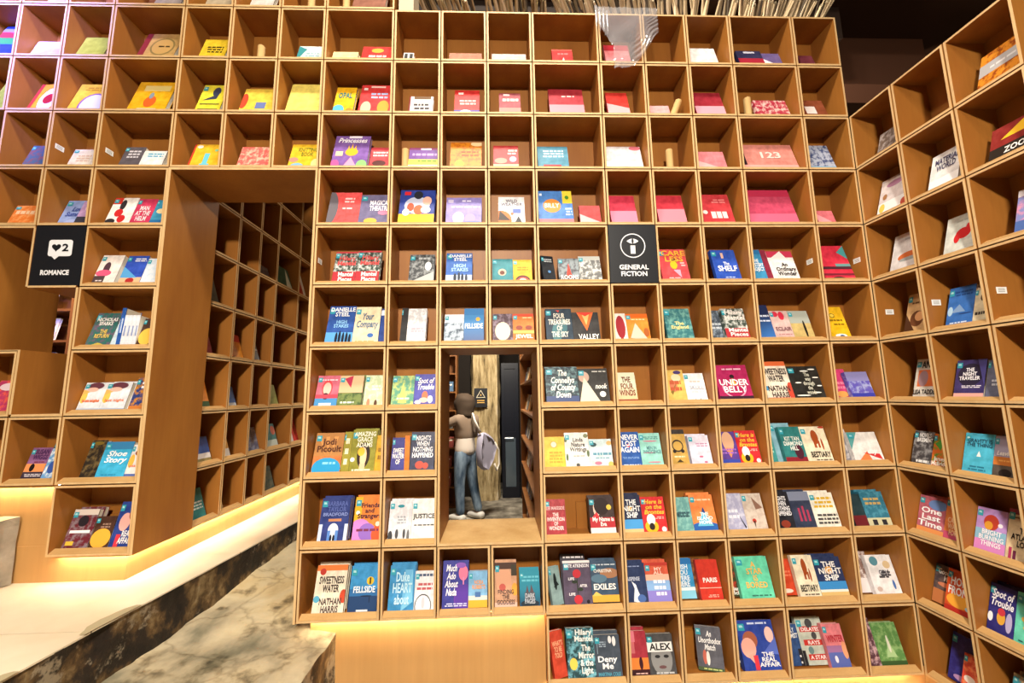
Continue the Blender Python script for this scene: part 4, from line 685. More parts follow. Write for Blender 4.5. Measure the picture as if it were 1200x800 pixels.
K 4 4 0.1436 0.1408 0.2463 a8301c|red book with white edge in corridor|r .7 0 1 1 e0d8c8|
K 5 0 0.1082 0.0655 0.1649 3a4438|dark olive book in corridor cubby||
K 6 0 0.0944 0.0557 0.1116 7a2c30|dark red book in corridor cubby||
K 6 1 0.1209 0.1278 0.1647 e0902c|amber and red book in corridor|b .7 1 c83828|
K 6 2 0.1064 0.0697 0.1323 6a6e74|grey books stacked in corridor|b .6 .7 d0d0d4|
K 7 0 0.0969 0.0743 0.1586 e08a30|orange book with green base in corridor|b 0 .25 3a5a34|
K 7 1 0.1062 0.0819 0.1322 3f68b0|blue book in corridor fifth row|b 0 .2 c8ccd0|
K 7 3 0.1376 0.1152 0.1564 8a8a40|olive book in corridor||
K 8 0 0.1213 0.1203 0.1476 3f60a8|blue and white book in corridor|b .15 .35 e8e4e0, b 0 .15 9a8a58|
K 8 1 0.0906 0.0629 0.1327 c89048|tan book with photo in corridor|b 0 .4 d8d0c8|
K 8 2 0.1359 0.1361 0.1641 6a7090|slate book leaning in corridor|n 9aa0b0|
K 8 3 0.1522 0.1478 0.1719 4a7a78|teal and coral book in corridor|b 0 .3 b8c0b8, e .8 .7 .2 .2 c06a58|
K 8 4 0.1495 0.129 0.2113 c0302c|red and white book in corridor|r 0 0 .35 .7 e8e4e0|
K 9 0 0.1158 0.1161 0.1668 2f8080|teal book with white lettering in corridor lowest row|l .1 .3 .9 .6 3 d8e4e0|
K 9 1 0.0735 0.0377 0.176 b89868|buff books in corridor lowest row||
K 9 3 0.139 0.1432 0.1702 5a5a4c|grey green book in corridor lowest row|n 3a4a44|"""

def clip(poly):
    """cut a polygon to the unit square"""
    for ax, lim, sgn in ((0, 0, 1), (0, 1, -1), (1, 0, 1), (1, 1, -1)):
        out = []
        for i, p in enumerate(poly):
            q = poly[i-1]; ip = (p[ax]-lim)*sgn >= 0; iq = (q[ax]-lim)*sgn >= 0
            if ip != iq:
                k = (lim-q[ax])/(p[ax]-q[ax]); out.append((q[0]+(p[0]-q[0])*k, q[1]+(p[1]-q[1])*k))
            if ip: out.append(p)
        poly = out
        if not poly: break
    return poly
def ink(h): return mat('ink_'+h, h, .45, .3)
NMAT = [0]
def cover_mat(bg, n=None, g=None, h=.18):
    if not n and not g:
        if 'cover_'+bg in MATS: return MATS['cover_'+bg]
        m = mat('cover_'+bg, bg, .42, .3); c = lin(bg)          # slight unevenness of the print
        t_ = noise(m, 26, 3, rough=.6); r_ = ramp(m, [(.35, tuple(v*.80 for v in c[:3])+(1,)), (.65, tuple(min(1, v*1.12+.012) for v in c[:3])+(1,))])
        lk(m, t_.outputs[0], r_.inputs[0]); lk(m, r_.outputs[0], bsdf(m).inputs['Base Color'])
        return m
    NMAT[0] += 1
    m = mat('cover_art_%d' % NMAT[0], bg, .42, .3)
    if n:
        t_ = noise(m, 38, 3, rough=.6); r_ = ramp(m, [(.46, lin(bg)), (.60, lin(n))]); lk(m, t_.outputs[0], r_.inputs[0])
    else:
        tc = nd(m, 'ShaderNodeTexCoord'); sx = nd(m, 'ShaderNodeSeparateXYZ'); mr = nd(m, 'ShaderNodeMapRange'); mr.inputs[2].default_value = h
        lk(m, tc.outputs['Object'], sx.inputs[0]); lk(m, sx.outputs[2], mr.inputs[0]); r_ = ramp(m, [(.05, lin(g)), (.7, lin(bg))]); lk(m, mr.outputs[0], r_.inputs[0])
    lk(m, r_.outputs[0], bsdf(m).inputs['Base Color'])
    return m
def ell(cx, cyy, rx, ry, n=18): return [(cx+rx*math.cos(2*math.pi*k/n), cyy+ry*math.sin(2*math.pi*k/n)) for k in range(n)]

def parse_deco(s):
    return [d.split() for d in s.split(',') if d.strip()]
def book_mesh(w, h, th, cm, hard=.0012):
    m = MB(); x0, x1 = -w/2, w/2
    m.box(x0, x1, 0, hard, 0, h); m.box(x0, x1, th-hard, th, 0, h); m.box(x0, x0+hard, hard, th-hard, 0, h)
    return m.mesh('book', cm)
def make_book(w, r, c, u, wd, h, bg, look, deco, txt, push, copy_of=None):
    ops = parse_deco(deco); get = lambda k: [o for o in ops if o[0] == k]
    th = float(get('T')[0][1]) if get('T') else .022
    if wd < .024 and push == 0: th, spine = .085, True
    else: spine = False
    n_ = get('n')[0][1] if get('n') else None; g_ = get('g')[0][1] if get('g') else None
    o, rz, W_ = frame(w, r, c)
    rot = math.radians(float(get('R')[0][1])) if get('R') else 0
    if rot: wd *= .84; u = min(max(u, wd/2+.036), W_-wd/2-.036)
    lean = LEAN if not spine else math.radians(6)
    loc = o+Matrix.Rotation(rz, 3, 'Z')@Vector((u, SETB+push+abs(math.sin(rot))*wd*.5, P+.0005+th*math.sin(lean)))
    me = book_mesh(wd, h, th, cover_mat(bg, n_, g_, h))
    b = put('book', me, None, loc, (-lean, 0, rz+rot))
    tag(b, '%s, %s' % (look, place(w, r, c)), 'book', 'white spines facing out' if look.startswith('white spine') else 'books on the shelves')
    m = MB(); m.box(-wd/2+.0014, wd/2-.002, .0013, th-.0013, .002, h-.002); m.build('page_block', PAPER, b)
    # print
    pm = MB(); mats = []; lay = 0
    def slot(hx):
        k = ink(hx)
        if k not in mats: mats.append(k)
        return mats.index(k)
    def add(poly, hx):
        nonlocal lay
        poly = clip(poly)
        if len(poly) < 3: return
        lay += 1; y = -.00025-.00007*lay
        pm.poly([((px_-.5)*wd, y, pz_*h) for px_, pz_ in poly], slot(hx))
    asp = wd/h
    for op in ops:
        k = op[0]; a = op[1:]
        if k == 'b': add([(0, float(a[0])), (1, float(a[0])), (1, float(a[1])), (0, float(a[1]))], a[2])
        elif k == 'r':
            q = [float(v) for v in a[:4]]; add([(q[0], q[1]), (q[2], q[1]), (q[2], q[3]), (q[0], q[3])], a[4])
        elif k == 'd':
            q = [float(v) for v in a[:3]]; add(ell(q[0], q[1], q[2], q[2]*asp), a[3])
        elif k == 'e':
            q = [float(v) for v in a[:4]]; add(ell(*q), a[4])
        elif k == 'ring':
            q = [float(v) for v in a[:3]]; add(ell(q[0], q[1], q[2], q[2]*asp*1.2, 24), a[4]); add(ell(q[0], q[1], q[2]*.86, q[2]*asp*1.03, 24), bg)
        elif k == 't':
            q = [float(v) for v in a[:6]]; pts = [(q[0], q[1]), (q[2], q[3]), (q[4], q[5])]
            if (pts[1][0]-pts[0][0])*(pts[2][1]-pts[0][1])-(pts[2][0]-pts[0][0])*(pts[1][1]-pts[0][1]) < 0: pts.reverse()
            add(pts, a[6])
        elif k == 'l':
            x0, y0, x1, y1, n = float(a[0]), float(a[1]), float(a[2]), float(a[3]), int(a[4])
            ht = (y1-y0)/n
            rnd = random.Random(len(look)*31+n)
            for j in range(n):
                xa = x0+rnd.uniform(0, .08); yb = y0+j*ht+ht*.2
                while xa < x1-.02:                     # blurred words: short bars
                    xb = min(x1, xa+rnd.uniform(.08, .24)); add([(xa, yb), (xb, yb), (xb, yb+ht*.55), (xa, yb+ht*.55)], a[5]); xa = xb+.035
    if pm.f: pm.build('cover_print', mats, b)
    if get('s'):
        sm = MB(); x0, x1, z0, z1 = -.5*wd+.03*wd, -.5*wd+.21*wd, .79*h, .93*h; y = -.0014
        sm.poly([(x0, y, z0), (x1, y, z0), (x1, y, z1), (x0, y, z1)]); k = (x1-x0)*.2
        st = sm.build('sticker', TEAL, b)
        sm = MB(); sm.poly([(x0+k, y-.0002, z0+.45*(z1-z0)), (x1-k, y-.0002, z0+.45*(z1-z0)), (x1-k*1.6, y-.0002, z1-.2*(z1-z0)), (x0+k, y-.0002, z1-.2*(z1-z0))]); sm.build('sticker_mark', TEAL2, st)
    for q in [q.strip() for q in txt.split('&') if q.strip() and '@' in q] if '& the' not in txt else [q.strip() for q in txt.replace('& the', '+ the').split('&')]:
        s, rest = q.split('@'); p = rest.split(); bx = [float(v) for v in p[:4]]; hx = p[4]; it = 'i' in p[5:]
        s = s.replace('+ the', '& the')
        def done(me, bx=bx, hx=hx, b=b):
            fit_text(me, (bx[0]-.5)*wd, bx[1]*h, (bx[2]-.5)*wd, bx[3]*h, -.0022); me.materials.clear(); me.materials.append(ink(hx)); me.name = 'title'
            put('title', me, b)
        want_text(s, done, .25 if it else 0, .026)
    return b, me, th
rows_ = []
for ln in TABLE.strip().split('\n'):
    a, look, deco, txt = ln.split('|'); a = a.split()
    rows_.append([a[0], int(a[1]), int(a[2]), float(a[3]), float(a[4]), float(a[5]), a[6], look, deco, txt, 0., 0])
bycell = {}
for q in rows_: bycell.setdefault((q[0], q[1], q[2]), []).append(q)
for cell, L in bycell.items():
    for i, q in enumerate(L):
        for p in L[:i]:
            ov = min(p[3]+p[4]/2, q[3]+q[4]/2)-max(p[3]-p[4]/2, q[3]-q[4]/2)
            if ov <= -.0005: continue
            if ov < .018:                               # neighbours: trim both to meet
                k = (ov+.001)/2
                for z, s in ((p, -1), (q, 1)) if p[3] < q[3] else ((p, 1), (q, -1)):
                    z[4] -= k; z[3] += s*k/2
            else: q[11] = 1; p[10] = max(p[10], q[10]+.006+(float(re.search(r'\bT ([.\d]+)', q[8]).group(1)) if re.search(r'\bT ([.\d]+)', q[8]) else .022))        # overlapping: the earlier one stands behind
for cell, L in bycell.items():                          # second look: any two still sharing space side by side are trimmed
    for i, q in enumerate(L):
        for p in L[:i]:
            ov = min(p[3]+p[4]/2, q[3]+q[4]/2)-max(p[3]-p[4]/2, q[3]-q[4]/2)
            if ov > -.0005 and abs(p[10]-q[10]) < .026:
                k = (ov+.001)/2
                for z, s in ((p, -1), (q, 1)) if p[3] < q[3] else ((p, 1), (q, -1)): z[4] -= k; z[3] += s*k/2
for q in rows_:
    w, r, c = q[0], q[1], q[2]
    if w == 'K': r -= 1
    b, me, th = make_book(w, r, c, q[3], q[4], q[5], q[6], q[7], q[8], q[9], q[10])
    N = re.search(r'\bN (\d)', q[8]); N = int(N.group(1)) if N else 0
    if r < 6 or q[10] > 0 or q[11] or th > .026: N = 0
    N = min(N, 1)
    for k in range(N):                                  # a spare copy standing right behind
        o2 = put('book', me, None, b.location.copy(), b.rotation_euler.copy())
        o2.location += Matrix.Rotation(b.rotation_euler.z, 3, 'Z')@Vector((0, (th+.0035)/math.cos(LEAN), .004))
        tag(o2, 'spare copy behind %s, %s' % (q[7], rowname(r)), 'book', 'spare copies behind books')
        for ch in list(b.children):
            if ch.name.startswith('page_block'): put('page_block', ch.data, o2)

# ------------------------------------------------------------------ signs
def sign_front(w, z0, y=-.006):
    return w
def rounded(x0, z0, x1, z1, r, n=6):
    pts = []
    for cx, cz, a0 in ((x1-r, z1-r, 0), (x0+r, z1-r, 90), (x0+r, z0+r, 180), (x1-r, z0+r, 270)):
        pts += [(cx+r*math.cos(math.radians(a0+90*k/n)), cz+r*math.sin(math.radians(a0+90*k/n))) for k in range(n+1)]
    return pts
def flat(name, pts, y, matl, parent, th=.001):
    m = MB(); n = len(pts)
    f = [(x, y, z) for x, z in pts]; b = [(x, y+th, z) for x, z in pts]
    m.v = f+b; m.f = [tuple(range(n))[::-1] if False else tuple(range(n))]+[(i, n+i, n+(i+1) % n, (i+1) % n) for i in range(n)]; m.m = [0]*(n+1)
    return m.build(name, matl, parent)
def sign_text(s, root, x0, z0, x1, z1, y, bold=.03, matl=None, smax=1.4):
    def done(me):
        fit_text(me, x0, z0, x1, z1, y, smax, smax); me.materials.clear(); me.materials.append(matl or WHITE); put('lettering', me, root)
    want_text(s, done, 0, bold, 1.02)
# ROMANCE sign, in a box of its own
o, _, w_ = frame('M', 4, -5)
root = tag(empty('genre_sign', o), 'black romance sign panel with white heart speech bubble', 'sign', 'black genre sign panels')
m = MB(); m.box(P*.4, w_-.002, -.001, DEPTH, P*.4, DZ-.002); m.build('panel', BLACK, root)
yy = -.002
flat('bubble', rounded(.075, .150, .185, .232, .012), yy, WHITE, root); flat('bubble_tail', [(.092, .151), (.128, .151), (.110, .134)], yy, WHITE, root)
hp = []
for k in range(36):
    a = 2*math.pi*k/36; hx = 16*math.sin(a)**3; hz = 13*math.cos(a)-5*math.cos(2*a)-2*math.cos(3*a)-math.cos(4*a); hp.append((.112+hx*.0013, .194+hz*.0013))
flat('heart', hp[::-1], yy-.001, BLACK, root)
sign_text('2', root, .140, .174, .170, .212, yy-.0012, .03, BLACK, 1.6)
sign_text('ROMANCE', root, .053, .056, .185, .082, yy-.0005, .045)
# GENERAL FICTION sign
o, _, w_ = frame('M', 4, 5)
root = tag(empty('genre_sign', o), 'black general fiction sign panel with eye emblem in white ring', 'sign', 'black genre sign panels')
m = MB(); m.box(.001, w_-.001, -.003, DEPTH, .001, DZ-.001); m.build('panel', BLACK, root); yy = -.004
m = MB(); n = 40; cx, cz, ra, rb = w_/2, .193, .064, .059
for k in range(n):
    a, b = 2*math.pi*k/n, 2*math.pi*(k+1)/n
    m.poly([(cx+rb*math.cos(a), yy, cz+rb*math.sin(a)), (cx+ra*math.cos(a), yy, cz+ra*math.sin(a)), (cx+ra*math.cos(b), yy, cz+ra*math.sin(b)), (cx+rb*math.cos(b), yy, cz+rb*math.sin(b))])
m.build('ring', WHITE, root)
ez = cz+.024
eye = [(cx-.030+.006*k, ez-.013*(1-((k-5)/5)**2)) for k in range(11)]+[(cx+.030-.006*k, ez+.013*(1-((k-5)/5)**2)) for k in range(1, 10)]
flat('eye', eye, yy, WHITE, root)
flat('pupil', [(cx+.0055*math.cos(a), ez+.0135*math.sin(a)) for a in [k*math.pi/8 for k in range(16)]], yy-.001, BLACK, root)
flat('pillar_mark', [(cx-.012, cz-.042), (cx+.012, cz-.042), (cx+.012, cz+.001), (cx-.012, cz+.001)], yy, WHITE, root)
sign_text('GENERAL/FICTION', root, .048, .034, w_-.048, .094, yy-.0005, .03)

# ------------------------------------------------------------------ cardboard tubes, price tags, plastic sheet, grey fluff
TUBE = wood('cardboard_tube', 'c8a064', 'd8b67c', .8, 12)
def tube_thing(r, c, u, h, lean, label, d=.075):
    o, rz, w_ = frame('M', r, c); m = MB(); R_ = .0185
    root = tag(empty('wooden_dowel', o+Vector((u, d, P+.0006))), label, 'dowel', 'short wooden dowels in the cubbies')
    ax = Vector((math.sin(lean), 0, math.cos(lean))); up = Vector((0, 0, R_*abs(math.sin(lean))))
    m.tube([up, up+ax*h], R_, 20); m.build('shaft', TUBE, root, smooth=False)
    m = MB(); m.tube([up+ax*h, up+ax*(h+.002)], [R_*.96, R_*.9], 20); m.build('end_grain', EDGE, root)
tube_thing(-1, -1, .12, .13, 0, 'short wooden dowel in cut-off top row above doorway')
tube_thing(-1, 0, .075, .13, 0, 'short wooden dowel in cut-off top row, leftmost column right of doorway')
tube_thing(0, -2, .115, .125, 0, 'short wooden dowel alone in row one above doorway')
tube_thing(2, 1, .055, .135, 0, 'short wooden dowel beside purple banded book, row three')
tube_thing(2, 6, .135, .14, 0, 'short wooden dowel alone in row three cubby')
tube_thing(1, 6, .155, .12, .4, 'short wooden dowel tilted against cubby wall, row two', .06)
tube_thing(1, 8, .105, .14, 0, 'short wooden dowel beside rose red book, row two', .065)
TAGM = mat('price_tag_white', 'eeeeea', .5)
def price(w, r, c, side, d, z, label):
    o, rz, w_ = frame(w, r, c); root = tag(empty('price_tag', o, rz), label, 'price tag', 'small white price tags')
    x = P+.0008 if side < 0 else w_-P-.0008
    m = MB(); k = .0006*(1 if side < 0 else -1)
    m.box(min(x, x+k), max(x, x+k), d, d+.042, z, z+.026); m.build('card', TAGM, root)
    m = MB(); x2 = x+k*1.6
    for j in range(3): m.poly([(x2, d+.006, z+.006+j*.006), (x2, d+.034, z+.006+j*.006), (x2, d+.034, z+.0085+j*.006), (x2, d+.006, z+.0085+j*.006)])
    m.build('print', mat('tag_print', '9a9a98', .6), root)
price('M', 2, -5, -1, .02, .115, 'white price tag on cubby side, row three, second column left')
price('M', 2, -4, -1, .03, .10, 'white price tag beside dark grey paperback, row three')
price('M', 4, 0, -1, .02, .12, 'white price tag beside twin red and green paperbacks')
price('M', 4, 8, 1, .03, .11, 'white price tag right of the white spired paperback')
price('M', 4, 9, 1, .03, .115, 'white price tag right of scarlet chevron paperback')
price('R', 5, 0, -1, .04, .13, 'white price tag left of clasped hands paperback, side wall')
price('R', 5, 1, -1, .025, .125, 'white price tag left of blue ridge paperback, side wall')
price('R', 5, 2, -1, .03, .12, 'white price tag in third side wall column')
# crumpled clear plastic hanging from the top edge
FILM = bpy.data.materials.new('clear_plastic'); FILM.use_nodes = True
nt = FILM.node_tree; nt.nodes.clear()
out = nt.nodes.new('ShaderNodeOutputMaterial'); tr = nt.nodes.new('ShaderNodeBsdfTransparent'); gl = nt.nodes.new('ShaderNodeBsdfGlossy'); df = nt.nodes.new('ShaderNodeBsdfDiffuse'); a1 = nt.nodes.new('ShaderNodeMixShader'); a2 = nt.nodes.new('ShaderNodeMixShader')
tr.inputs[0].default_value = (.95, .95, .97, 1); gl.inputs[0].default_value = (1, 1, 1, 1); gl.inputs['Roughness'].default_value = .12; df.inputs[0].default_value = (.85, .85, .9, 1)
a1.inputs[0].default_value = .5; a2.inputs[0].default_value = .33
nt.links.new(gl.outputs[0], a1.inputs[1]); nt.links.new(df.outputs[0], a1.inputs[2]); nt.links.new(tr.outputs[0], a2.inputs[1]); nt.links.new(a1.outputs[0], a2.inputs[2]); nt.links.new(a2.outputs[0], out.inputs[0])
root = tag(empty('plastic_sheet', (xc(5), D, zr(0))), 'crumpled clear plastic sheet hanging from top edge of shelf', 'plastic sheet')
m = MB(); nx, nz = 40, 40
def sheet_edge(u): return -.335-.02*math.sin(u*5) if u < .6 else -.335+.5*(u-.6)
for j in range(nz+1):
    for i in range(nx+1):
        u = i/nx; v = j/nz; x = -.012+.335*u; low = sheet_edge(u)-.02*mn.noise((u*6, 2, 2)); z = .012+(low-.012)*v
        fold = .012*math.sin((x*1.4-z*1.0)*95+6*mn.noise((x*9, z*9, 1)))*(.5+.5*v)
        y = -.016-abs(fold)-.010*mn.noise((x*12, z*12, 5))-.004
        m.v.append((x, min(y, -.004), z))
for j in range(nz):
    for i in range(nx):
        k = j*(nx+1)+i; u, v = i/nx, j/nz
        if u < .25 and .25 < v and u*.9+.02 < v*.55-.12+.1*0: continue
        m.f.append((k, k+1, k+nx+2, k+nx+1)); m.m.append(0)
m.build('film', FILM, root, smooth=True)
m = MB()
for k in range(4):
    pts = [(-.015+.02*k+.01*mn.noise((q, k, 1)), -.03-.008*mn.noise((q, k, 7)), .01-.035*q-.01*k) for q in range(5)]
    m.tube(pts, [.008, .006, .005, .004, .001], 6)
m.build('twisted_end', FILM, root, smooth=True)
# grey crumpled bag beside the pink book, row four
o, _, w_ = frame('M', 3, 6)
root = tag(empty('crumpled_bag', o+Vector((.196, .10, P+.001))), 'crumpled grey bag beside bright pink book in row four', 'bag')
m = MB()
for j in range(13):
    for i in range(16):
        a = 2*math.pi*i/16; t_ = j/12; rr = .022*math.sin(math.pi*min(1, t_*.9+.1))*(1+.35*mn.noise((math.cos(a)*2, math.sin(a)*2, t_*5))); m.v.append((rr*math.cos(a), rr*math.sin(a), .075*t_))
for j in range(12):
    for i in range(16): m.f.append((j*16+i, j*16+(i+1) % 16, (j+1)*16+(i+1) % 16, (j+1)*16+i)); m.m.append(0)
m.build('wrapping', mat('grey_bag', '6e645c', .7), root, smooth=True)

# ------------------------------------------------------------------ ceiling: rough laths, beams, ducts, spot lamp
LATH = [mat('lath_%d' % k, h, .85) for k, h in enumerate(('b8aa8c', '857960', 'd0c2a2', '4a4236', 'e6dcc4'))]
for k in range(200):
    x = -.46+k*.0125+random.uniform(-.004, .004)
    if 1.27 < x < 1.34 or -.12 < x < -.06: continue
    y0 = 2.03+random.uniform(0, .05); ln = random.uniform(.30, .42); z = CZ+2.30+.05*mn.noise((x*3, 0, 0))+random.uniform(0, .02); dx = (.05 if x < .3 else .17)+random.uniform(-.03, .03); r = random.uniform(.005, .0095)
    m = MB(); pts = [(x+dx*q/3+random.uniform(-.004, .004), y0+ln*q/3, z+.07*q/3+random.uniform(-.006, .006)) for q in range(4)]
    m.tube(pts, [r, r*1.2, r, r*.7], 5); m.build('lath', LATH[random.choice((0, 0, 1, 2, 2, 3, 4))], CE)
for x0, x1, y0, y1, z0, z1, h in ((-1, 3.4, 2.75, 2.95, 2.35, 2.75, '5c3a28'), (1.1, 1.35, 2.5, 6, 2.55, 2.75, '2c1e16'), (2.2, 2.5, 2.5, 6, 2.5, 2.75, '30221a'), (1.2, 4, 3.6, 4.4, 2.25, 2.45, '6a4030'), (1.2, 4, 5.4, 5.8, 2.2, 2.5, '32241c'), (-3, 1, 2.5, 2.62, 2.6, 2.75, '2c1e16')):
    m = MB(); m.box(x0, x1, y0, y1, CZ+z0, CZ+z1); m.build('beam', mat('beam_'+h, h, .7), CE)
for k in range(16):
    x = 1.25+.045*k+random.uniform(-.01, .01); y = 2.3+random.uniform(-.05, .2); m = MB()
    m.tube([(x, y, CZ+2.36+random.uniform(0, .05)), (x+.16, y+.28, CZ+2.40+random.uniform(0, .05))], random.uniform(.003, .009), 5); m.build('lath', LATH[random.randrange(5)], CE)
root = tag(empty('duct', (3.2, 3.9, CZ+1.55)), 'dark metal duct under ceiling above side wall', 'duct')
m = MB(); m.tube([(-1.2, .9, .35), (0, 0, .38), (1, -.9, .42)], .16, 16); m.build('pipe', mat('duct_metal', '2c3230', .4, .5, .7), root, smooth=True)
m = MB(); m.tube([(-.02, .02, .378), (.02, -.02, .382)], .175, 16); m.build('collar', mat('duct_collar', '5a605c', .4, .5, .7), root, smooth=True)
m = MB(); m.box(-.52, -.44, 1.96, 2.1, zr(0)+.002, CZ+2.75); struct(m.build('wall_stub', mat('pale_plaster', 'b8ac94', .8)))
root = tag(empty('spot_lamp', (.30, 2.12, CZ+2.40)), 'small white spot lamp on ceiling above top shelf row', 'lamp')
m = MB(); m.tube([(0, .02, .35), (0, .02, .06)], .008, 8); m.build('stem', BLACK, root)
m = MB(); m.tube([(0, .03, .07), (0, -.02, -.01)], [.028, .036], 14); m.build('lamp_head', BLACK, root, smooth=True)
GLOW = mat('lamp_glow'); bsdf(GLOW).inputs['Emission Color'].default_value = (.75, .95, 1, 1); bsdf(GLOW).inputs['Emission Strength'].default_value = 18
m = MB(); m.tube([(0, -.0195, -.009), (0, -.021, -.0115)], .03, 14); m.build('bulb_face', GLOW, root)
for i, (x, y, z_, _) in enumerate(LAMPS):  # the last housing belongs to the added fill
    root = tag(empty('ceiling_lamp', (x, y, z_+.05)), 'square ceiling lamp overhead, %s of three from the shelf wall' % ('first', 'second', 'third')[i], 'lamp')
    m = MB(); m.box(-.2, .2, -.2, .2, .02, .05); m.build('housing', BLACK, root)
    m = MB(); m.tube([(0, 0, .05), (0, 0, CZ+3.8-z_-.05)], .01, 8); m.build('stem', BLACK, root)

# ------------------------------------------------------------------ back room seen through the window opening
PIL = mat('stone_pillar', 'a8946c', .85, .2)
n1 = noise(PIL, 6, 8, stretch=(2.2, 1, .4), rough=.65); r1 = ramp(PIL, [(.32, lin('5a4c34')), (.45, lin('9a8660')), (.6, lin('c0ac84')), (.7, lin('d8cbb0'))]); lk(PIL, n1.outputs[0], r1.inputs[0]); lk(PIL, r1.outputs[0], bsdf(PIL).inputs['Base Color']); bump(PIL, n1.outputs[0], .8, .03)
m = MB(); nx, nz = 12, 50
for k in range(nz+1):
    z = 3.4*k/nz
    for i in range(nx+1):
        u = i/nx; m.v.append((-.48+.5*u+(.03*mn.noise((z*3, i, 1)) if i in (0, nx) else 0), 7.0+.05*mn.noise((u*4, z*3, 2))+(.2 if i in (0, nx) else 0), z))
for k in range(nz):
    for i in range(nx): q = k*(nx+1)+i; m.f.append((q, q+1, q+nx+2, q+nx+1)); m.m.append(0)
m.box(-.47, .01, 7.15, 7.5, 0, 3.4); struct(m.build('wall_pillar', PIL, smooth=False), 'rough stone pillar in the back room')
root = tag(empty('warning_sign', (-.415, 6.93, CZ-.2)), 'small black warning sign with triangle on stone pillar', 'sign')
m = MB(); m.box(0, .225, 0, .008, 0, .32); m.build('panel', BLACK, root)
AMB = mat('sign_amber', 'd8a850', .5)
m = MB(); A, B_, C_ = (.035, .16), (.19, .16), (.1125, .29)
def ins(p, k): c0 = (.1125, .203); return (c0[0]+(p[0]-c0[0])*k, c0[1]+(p[1]-c0[1])*k)
T3 = [A, B_, C_]
for i in range(3):
    p, q = T3[i], T3[(i+1) % 3]; m.poly([(p[0], -.001, p[1]), (q[0], -.001, q[1]), (ins(q, .82)[0], -.001, ins(q, .82)[1]), (ins(p, .82)[0], -.001, ins(p, .82)[1])])
m.build('triangle', mat('sign_cream', 'e0d4b8', .5), root)
m = MB(); m.poly([(.1125+.018*math.cos(a)*(1 if k % 2 else .5), -.001, .205+.018*math.sin(a)*(1 if k % 2 else .5)) for k, a in enumerate([j*math.pi/6 for j in range(12)])]); m.build('starburst', AMB, root)
m = MB()
for j in range(2): m.poly([(.05, -.001, .07+.035*j), (.175, -.001, .07+.035*j), (.175, -.001, .085+.035*j), (.05, -.001, .085+.035*j)])
m.build('print', AMB, root)
NAVY = mat('navy_steel', '10141f', .35, .5); GLS = mat('door_glass', '4a5660', .08, .8)
root = struct(empty('door_1', (.05, 7.15, 0)), 'dark navy glazed metal door beside the stone pillar')
m = MB(); m.box(0, .06, 0, .05, 0, 2.3); m.box(.24, .30, 0, .05, 0, 2.3); m.box(.06, .24, 0, .05, .0, .18); m.box(.06, .24, 0, .05, 1.02, 1.1); m.box(.06, .24, 0, .05, 2.2, 2.3); m.build('door_frame', NAVY, root)
for z0, z1 in ((.18, 1.02), (1.1, 2.2)): m = MB(); m.box(.06, .24, .02, .03, z0, z1); m.build('pane', GLS if z0 < 1 else NAVY, root)
m = MB(); m.tube([(.05, -.03, 1.0), (.2, -.03, 1.0)], .008, 8); m.build('handle', mat('steel', 'a8acb0', .3, .5, 1), root)
m = MB(); m.box(.36, 1.5, 7.1, 7.3, 0, 3.4); struct(m.build('wall_back_right', DARK))
m = MB(); m.box(-3, -.5, 7.3, 7.5, 0, 3.4); struct(m.build('wall_back_left', DARK))
OW = wood('orange_shelf_wood', '70421e', '8c5a2a', .5)
def bookcase(label, loc, rz, w, dp, h, nb, books, seed):
    root = tag(empty('bookcase', loc, rz), label, 'bookcase'); rd = random.Random(seed)
    for x in (0, w-.02): m = MB(); m.box(x, x+.02, 0, dp, 0, h); m.build('upright', OW, root)
    m = MB(); m.box(.02, w-.02, dp-.01, dp, 0, h); m.build('back_panel', OW, root)
    for k in range(nb+1): m = MB(); z = (h-.02)*k/nb; m.box(.02, w-.02, 0, dp-.01, z, z+.02); m.build('shelf_board', OW, root)
    q = Matrix.Rotation(rz, 3, 'Z')
    for k in range(nb):
        x = .03+rd.uniform(0, .05)
        for j in range(books):
            wd = rd.uniform(.10, .13)
            if x+wd > w-.03: break
            col_ = rd.choice(('d8d4cc', '8a3a30', 'c88a3c', '3a5a78', 'e0d8c0', '4a4a44')); hh = rd.uniform(.16, .2)
            p = Vector(loc)+q@Vector((x+wd/2, .05, (h-.02)*k/nb+.021+.004))
            b = put('book', book_mesh(wd, hh, .018, cover_mat(col_)), None, p, (-math.radians(12), 0, rz))
            tag(b, '%s book, %s shelf from floor, spot %s, %s' % ({'d8d4cc': 'pale grey', '8a3a30': 'brick red', 'c88a3c': 'amber', '3a5a78': 'slate blue', 'e0d8c0': 'ivory', '4a4a44': 'charcoal'}[col_], ORD[k+1], NUM[j+1], label.split(' seen ')[1]), 'book', 'books in the back room')
            m = MB(); m.box(-wd/2+.0014, wd/2-.002, .0013, .0167, .002, hh-.002); m.build('page_block', PAPER, b)
            m = MB(); m.poly([(-wd*.3, -.0005, hh*.6), (wd*.3, -.0005, hh*.6), (wd*.3, -.0005, hh*.75), (-wd*.3, -.0005, hh*.75)]); m.build('cover_print', ink('d8d0c0' if col_ != 'e0d8c0' else '8a5a40'), b)
            x += wd+rd.uniform(.02, .08)
bookcase('orange wood bookcase seen right of the window opening', (.27, 5.05, 0), -math.pi/2, 2.2, .3, 2.8, 9, 4, 3)
bookcase('orange wood bookcase seen left of the person', (-1.24, 6.62, 0), 0, .56, .28, 2.7, 9, 3, 5)
bookcase('orange wood bookcase seen through the left opening', (-3.78, 3.3, PLAT), 0, .36, .25, 1.8, 7, 1, 8)

